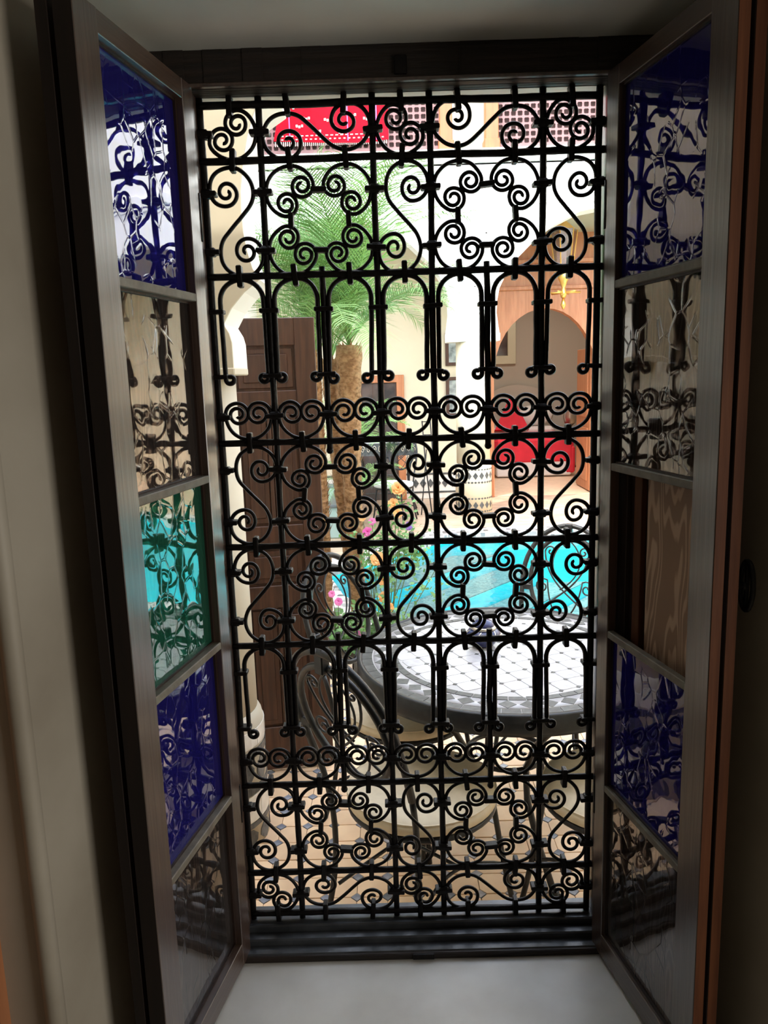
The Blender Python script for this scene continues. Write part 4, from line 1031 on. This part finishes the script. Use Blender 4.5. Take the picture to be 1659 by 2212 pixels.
# ------------------------------------------------------------------ iron chairs
def bez(p0, p1, p2, p3, n=12):
    p0, p1, p2, p3 = map(Vector, (p0, p1, p2, p3))
    return [p0 * (1 - u) ** 3 + p1 * 3 * u * (1 - u) ** 2 + p2 * 3 * u * u * (1 - u) + p3 * u ** 3 for u in [i / n for i in range(n + 1)]]
def chair(label, loc, rz, cush='cushion', group='iron chairs round the mosaic table'):
    t = thing('garden_chair', label, 'chair', (loc[0], loc[1], 0), rz, group)
    lean = lambda z: -0.205 - max(0, z - 0.46) * 0.34
    MB().tube([(0.222 * math.cos(2 * PI * k / 40), 0.222 * math.sin(2 * PI * k / 40), 0.424) for k in range(40)], 0.0095, 8, closed=True).build('seat_ring', 'iron2', t)
    MB().lathe([(0.216, 0.424), (0.216, 0.430)], 32).build('seat_plate', 'iron2', t)
    c = MB().lathe([(0.215, 0.431), (0.231, 0.440), (0.233, 0.462), (0.226, 0.475), (0.19, 0.483), (0.08, 0.488), (0.01, 0.489)], 48).build('cushion', cush, t)
    MB().tube([(0.229 * math.cos(2 * PI * k / 40), 0.229 * math.sin(2 * PI * k / 40), 0.473) for k in range(40)], 0.0028, 5, closed=True).build('piping', cush, c)
    for sx in (-1, 1):
        MB().tube(bez((sx * 0.150, 0.160, 0.424), (sx * 0.160, 0.18, 0.28), (sx * 0.17, 0.20, 0.14), (sx * 0.195, 0.225, 0.0)), 0.0095, 8).build('leg', 'iron2', t)
        MB().tube(bez((sx * 0.185, lean(0.60), 0.60), (sx * 0.165, -0.20, 0.42), (sx * 0.155, -0.20, 0.22), (sx * 0.190, -0.275, 0.0)), 0.0095, 8).build('leg', 'iron2', t)
    U = []
    for i in range(25):
        a = PI * i / 24; U.append((0.195 * math.cos(a), lean(0.78 + 0.235 * math.sin(a)), 0.78 + 0.235 * math.sin(a)))
    U = [(0.185, lean(0.60), 0.60), (0.193, lean(0.69), 0.69)] + U + [(-0.193, lean(0.69), 0.69), (-0.185, lean(0.60), 0.60)]
    MB().tube(U, 0.0115, 8).build('back_frame', 'iron2', t)
    H = []
    for i in range(40):
        a = 2 * PI * i / 40; z = 0.785 + 0.185 * math.sin(a); H.append((0.158 * math.cos(a), lean(z), z))
    MB().tube(H, 0.0105, 8, closed=True).build('back_hoop', 'iron2', t)
    MB().bbox(-0.016, 0.016, lean(0.995) - 0.014, lean(0.995) + 0.014, 0.955, 1.026, 0.003).build('clamp', 'iron2', t)
    for sx in (-1, 1):
        MB().bbox(min(sx * 0.150, sx * 0.202), max(sx * 0.150, sx * 0.202), lean(0.74) - 0.01, lean(0.74) + 0.01, 0.725, 0.752, 0.003).build('clamp', 'iron2', t)
        Lz = lambda pts: [(x * sx, lean(z), z) for x, z in pts]
        s1 = [(b[0], b[2]) for b in bez((-0.10, 0, 0.655), (0.03, 0, 0.74), (0.09, 0, 0.80), (0.10, 0, 0.90))]
        sp = [(0.075 + 0.025 * (1 - i / 18) * math.cos(i * 0.5), 0.90 + 0.025 * (1 - i / 18) * math.sin(i * 0.5)) for i in range(17)]
        MB().tube(Lz(s1 + sp), 0.0042, 6).build('back_scroll', 'iron2', t)
        s2 = [(b[0], b[2]) for b in bez((0.0, 0, 0.955), (0.085, 0, 0.90), (0.085, 0, 0.80), (-0.02, 0, 0.735))]
        MB().tube(Lz(s2), 0.0038, 6).build('back_scroll', 'iron2', t)
        s3 = [(0.10 + 0.035 * (1 - i / 22) * math.cos(-i * 0.45 + 2.2), 0.745 + 0.035 * (1 - i / 22) * math.sin(-i * 0.45 + 2.2)) for i in range(20)]
        s3 = [(b[0], b[2]) for b in bez((0.0, 0, 0.605), (0.05, 0, 0.63), (0.07, 0, 0.70), (s3[0][0], 0, s3[0][1]), 8)] + s3
        MB().tube(Lz(s3), 0.0038, 6).build('back_scroll', 'iron2', t)
        MB().tube(bez((sx * 0.17, 0.20, 0.17), (sx * 0.10, 0.05, 0.24), (sx * 0.10, -0.08, 0.24), (sx * 0.164, -0.215, 0.17)), 0.006, 6).build('stretcher', 'iron2', t)
    MB().tube([(-0.105, 0.03, 0.226), (0.105, 0.03, 0.226)], 0.006, 6).build('stretcher', 'iron2', t)
    return t
chair('iron chair nearest the window, its round back at lower left of the grille', (0.03, 0.59), R(-43))
chair('iron chair at the left side of the table, beside the dark door leaf', (0.0, 1.17), R(-127))
chair('iron chair at right with only its seat showing beside the right casement', (0.63, 0.56), R(32))
chair('iron chair on the far side of the table with its back before the pool', (0.61, 1.50), R(154.5))
chair('far iron chair with white cushion across the pool', (0.02, 7.35), R(160), 'whitecloth', None)
t = thing('bistro_table', 'far oblong iron table with patterned apron by the back wall', 'table', (-0.06, 8.05, 0))
MB().bbox(-0.40, 0.40, -0.28, 0.28, 0.90, 0.93, 0.006).build('tabletop', 'tabw', t)
ap = MB().bbox(-0.38, 0.38, -0.27, -0.262, 0.76, 0.90, 0.002).bbox(-0.392, 0.392, -0.275, -0.258, 0.75, 0.765, 0.002)
ap.build('apron', 'grey', t)
scr = MB()
for k in range(11):
    x = -0.35 + k * 0.07
    scr.tube([(x + 0.026 * (1 - i / 20) * math.cos(i * 0.5), -0.274, 0.83 + 0.05 * (1 - i / 20) * math.sin(i * 0.5)) for i in range(18)], 0.004, 5)
scr.build('apron_scroll', 'silver', t)
for sx in (-1, 1):
    for sy in (-1, 1):
        MB().tube(bez((sx * 0.36, sy * 0.24, 0.90), (sx * 0.30, sy * 0.22, 0.6), (sx * 0.20, sy * 0.2, 0.45), (sx * 0.38, sy * 0.25, 0.0)), 0.012, 6).build('leg', 'iron2', t)
t = thing('folding_chair', 'tall thin folded iron chair leaning by the far column', 'chair', (0.50, 7.75, 0))
for sx in (-1, 1):
    MB().tube([(sx * 0.06 + 0.05, 0, 0.0), (sx * 0.05 - 0.02, 0.12, 0.6), (sx * 0.05 - 0.05, 0.22, 1.15)], 0.008, 6).build('leg', 'iron2', t)
    MB().tube([(sx * 0.08 - 0.06, 0.05, 0.0), (sx * 0.06 - 0.02, 0.12, 0.55), (sx * 0.055, 0.18, 0.80)], 0.007, 6).build('leg', 'iron2', t)
for z, y, dx in ((1.14, 0.218, -0.05), (0.98, 0.19, -0.04), (0.55, 0.112, -0.02)): MB().tube([(dx - 0.05, y, z), (dx + 0.05, y, z)], 0.006, 6).build('rung', 'iron2', t)

# ------------------------------------------------------------------ dark cedar door leaf standing open by the near column
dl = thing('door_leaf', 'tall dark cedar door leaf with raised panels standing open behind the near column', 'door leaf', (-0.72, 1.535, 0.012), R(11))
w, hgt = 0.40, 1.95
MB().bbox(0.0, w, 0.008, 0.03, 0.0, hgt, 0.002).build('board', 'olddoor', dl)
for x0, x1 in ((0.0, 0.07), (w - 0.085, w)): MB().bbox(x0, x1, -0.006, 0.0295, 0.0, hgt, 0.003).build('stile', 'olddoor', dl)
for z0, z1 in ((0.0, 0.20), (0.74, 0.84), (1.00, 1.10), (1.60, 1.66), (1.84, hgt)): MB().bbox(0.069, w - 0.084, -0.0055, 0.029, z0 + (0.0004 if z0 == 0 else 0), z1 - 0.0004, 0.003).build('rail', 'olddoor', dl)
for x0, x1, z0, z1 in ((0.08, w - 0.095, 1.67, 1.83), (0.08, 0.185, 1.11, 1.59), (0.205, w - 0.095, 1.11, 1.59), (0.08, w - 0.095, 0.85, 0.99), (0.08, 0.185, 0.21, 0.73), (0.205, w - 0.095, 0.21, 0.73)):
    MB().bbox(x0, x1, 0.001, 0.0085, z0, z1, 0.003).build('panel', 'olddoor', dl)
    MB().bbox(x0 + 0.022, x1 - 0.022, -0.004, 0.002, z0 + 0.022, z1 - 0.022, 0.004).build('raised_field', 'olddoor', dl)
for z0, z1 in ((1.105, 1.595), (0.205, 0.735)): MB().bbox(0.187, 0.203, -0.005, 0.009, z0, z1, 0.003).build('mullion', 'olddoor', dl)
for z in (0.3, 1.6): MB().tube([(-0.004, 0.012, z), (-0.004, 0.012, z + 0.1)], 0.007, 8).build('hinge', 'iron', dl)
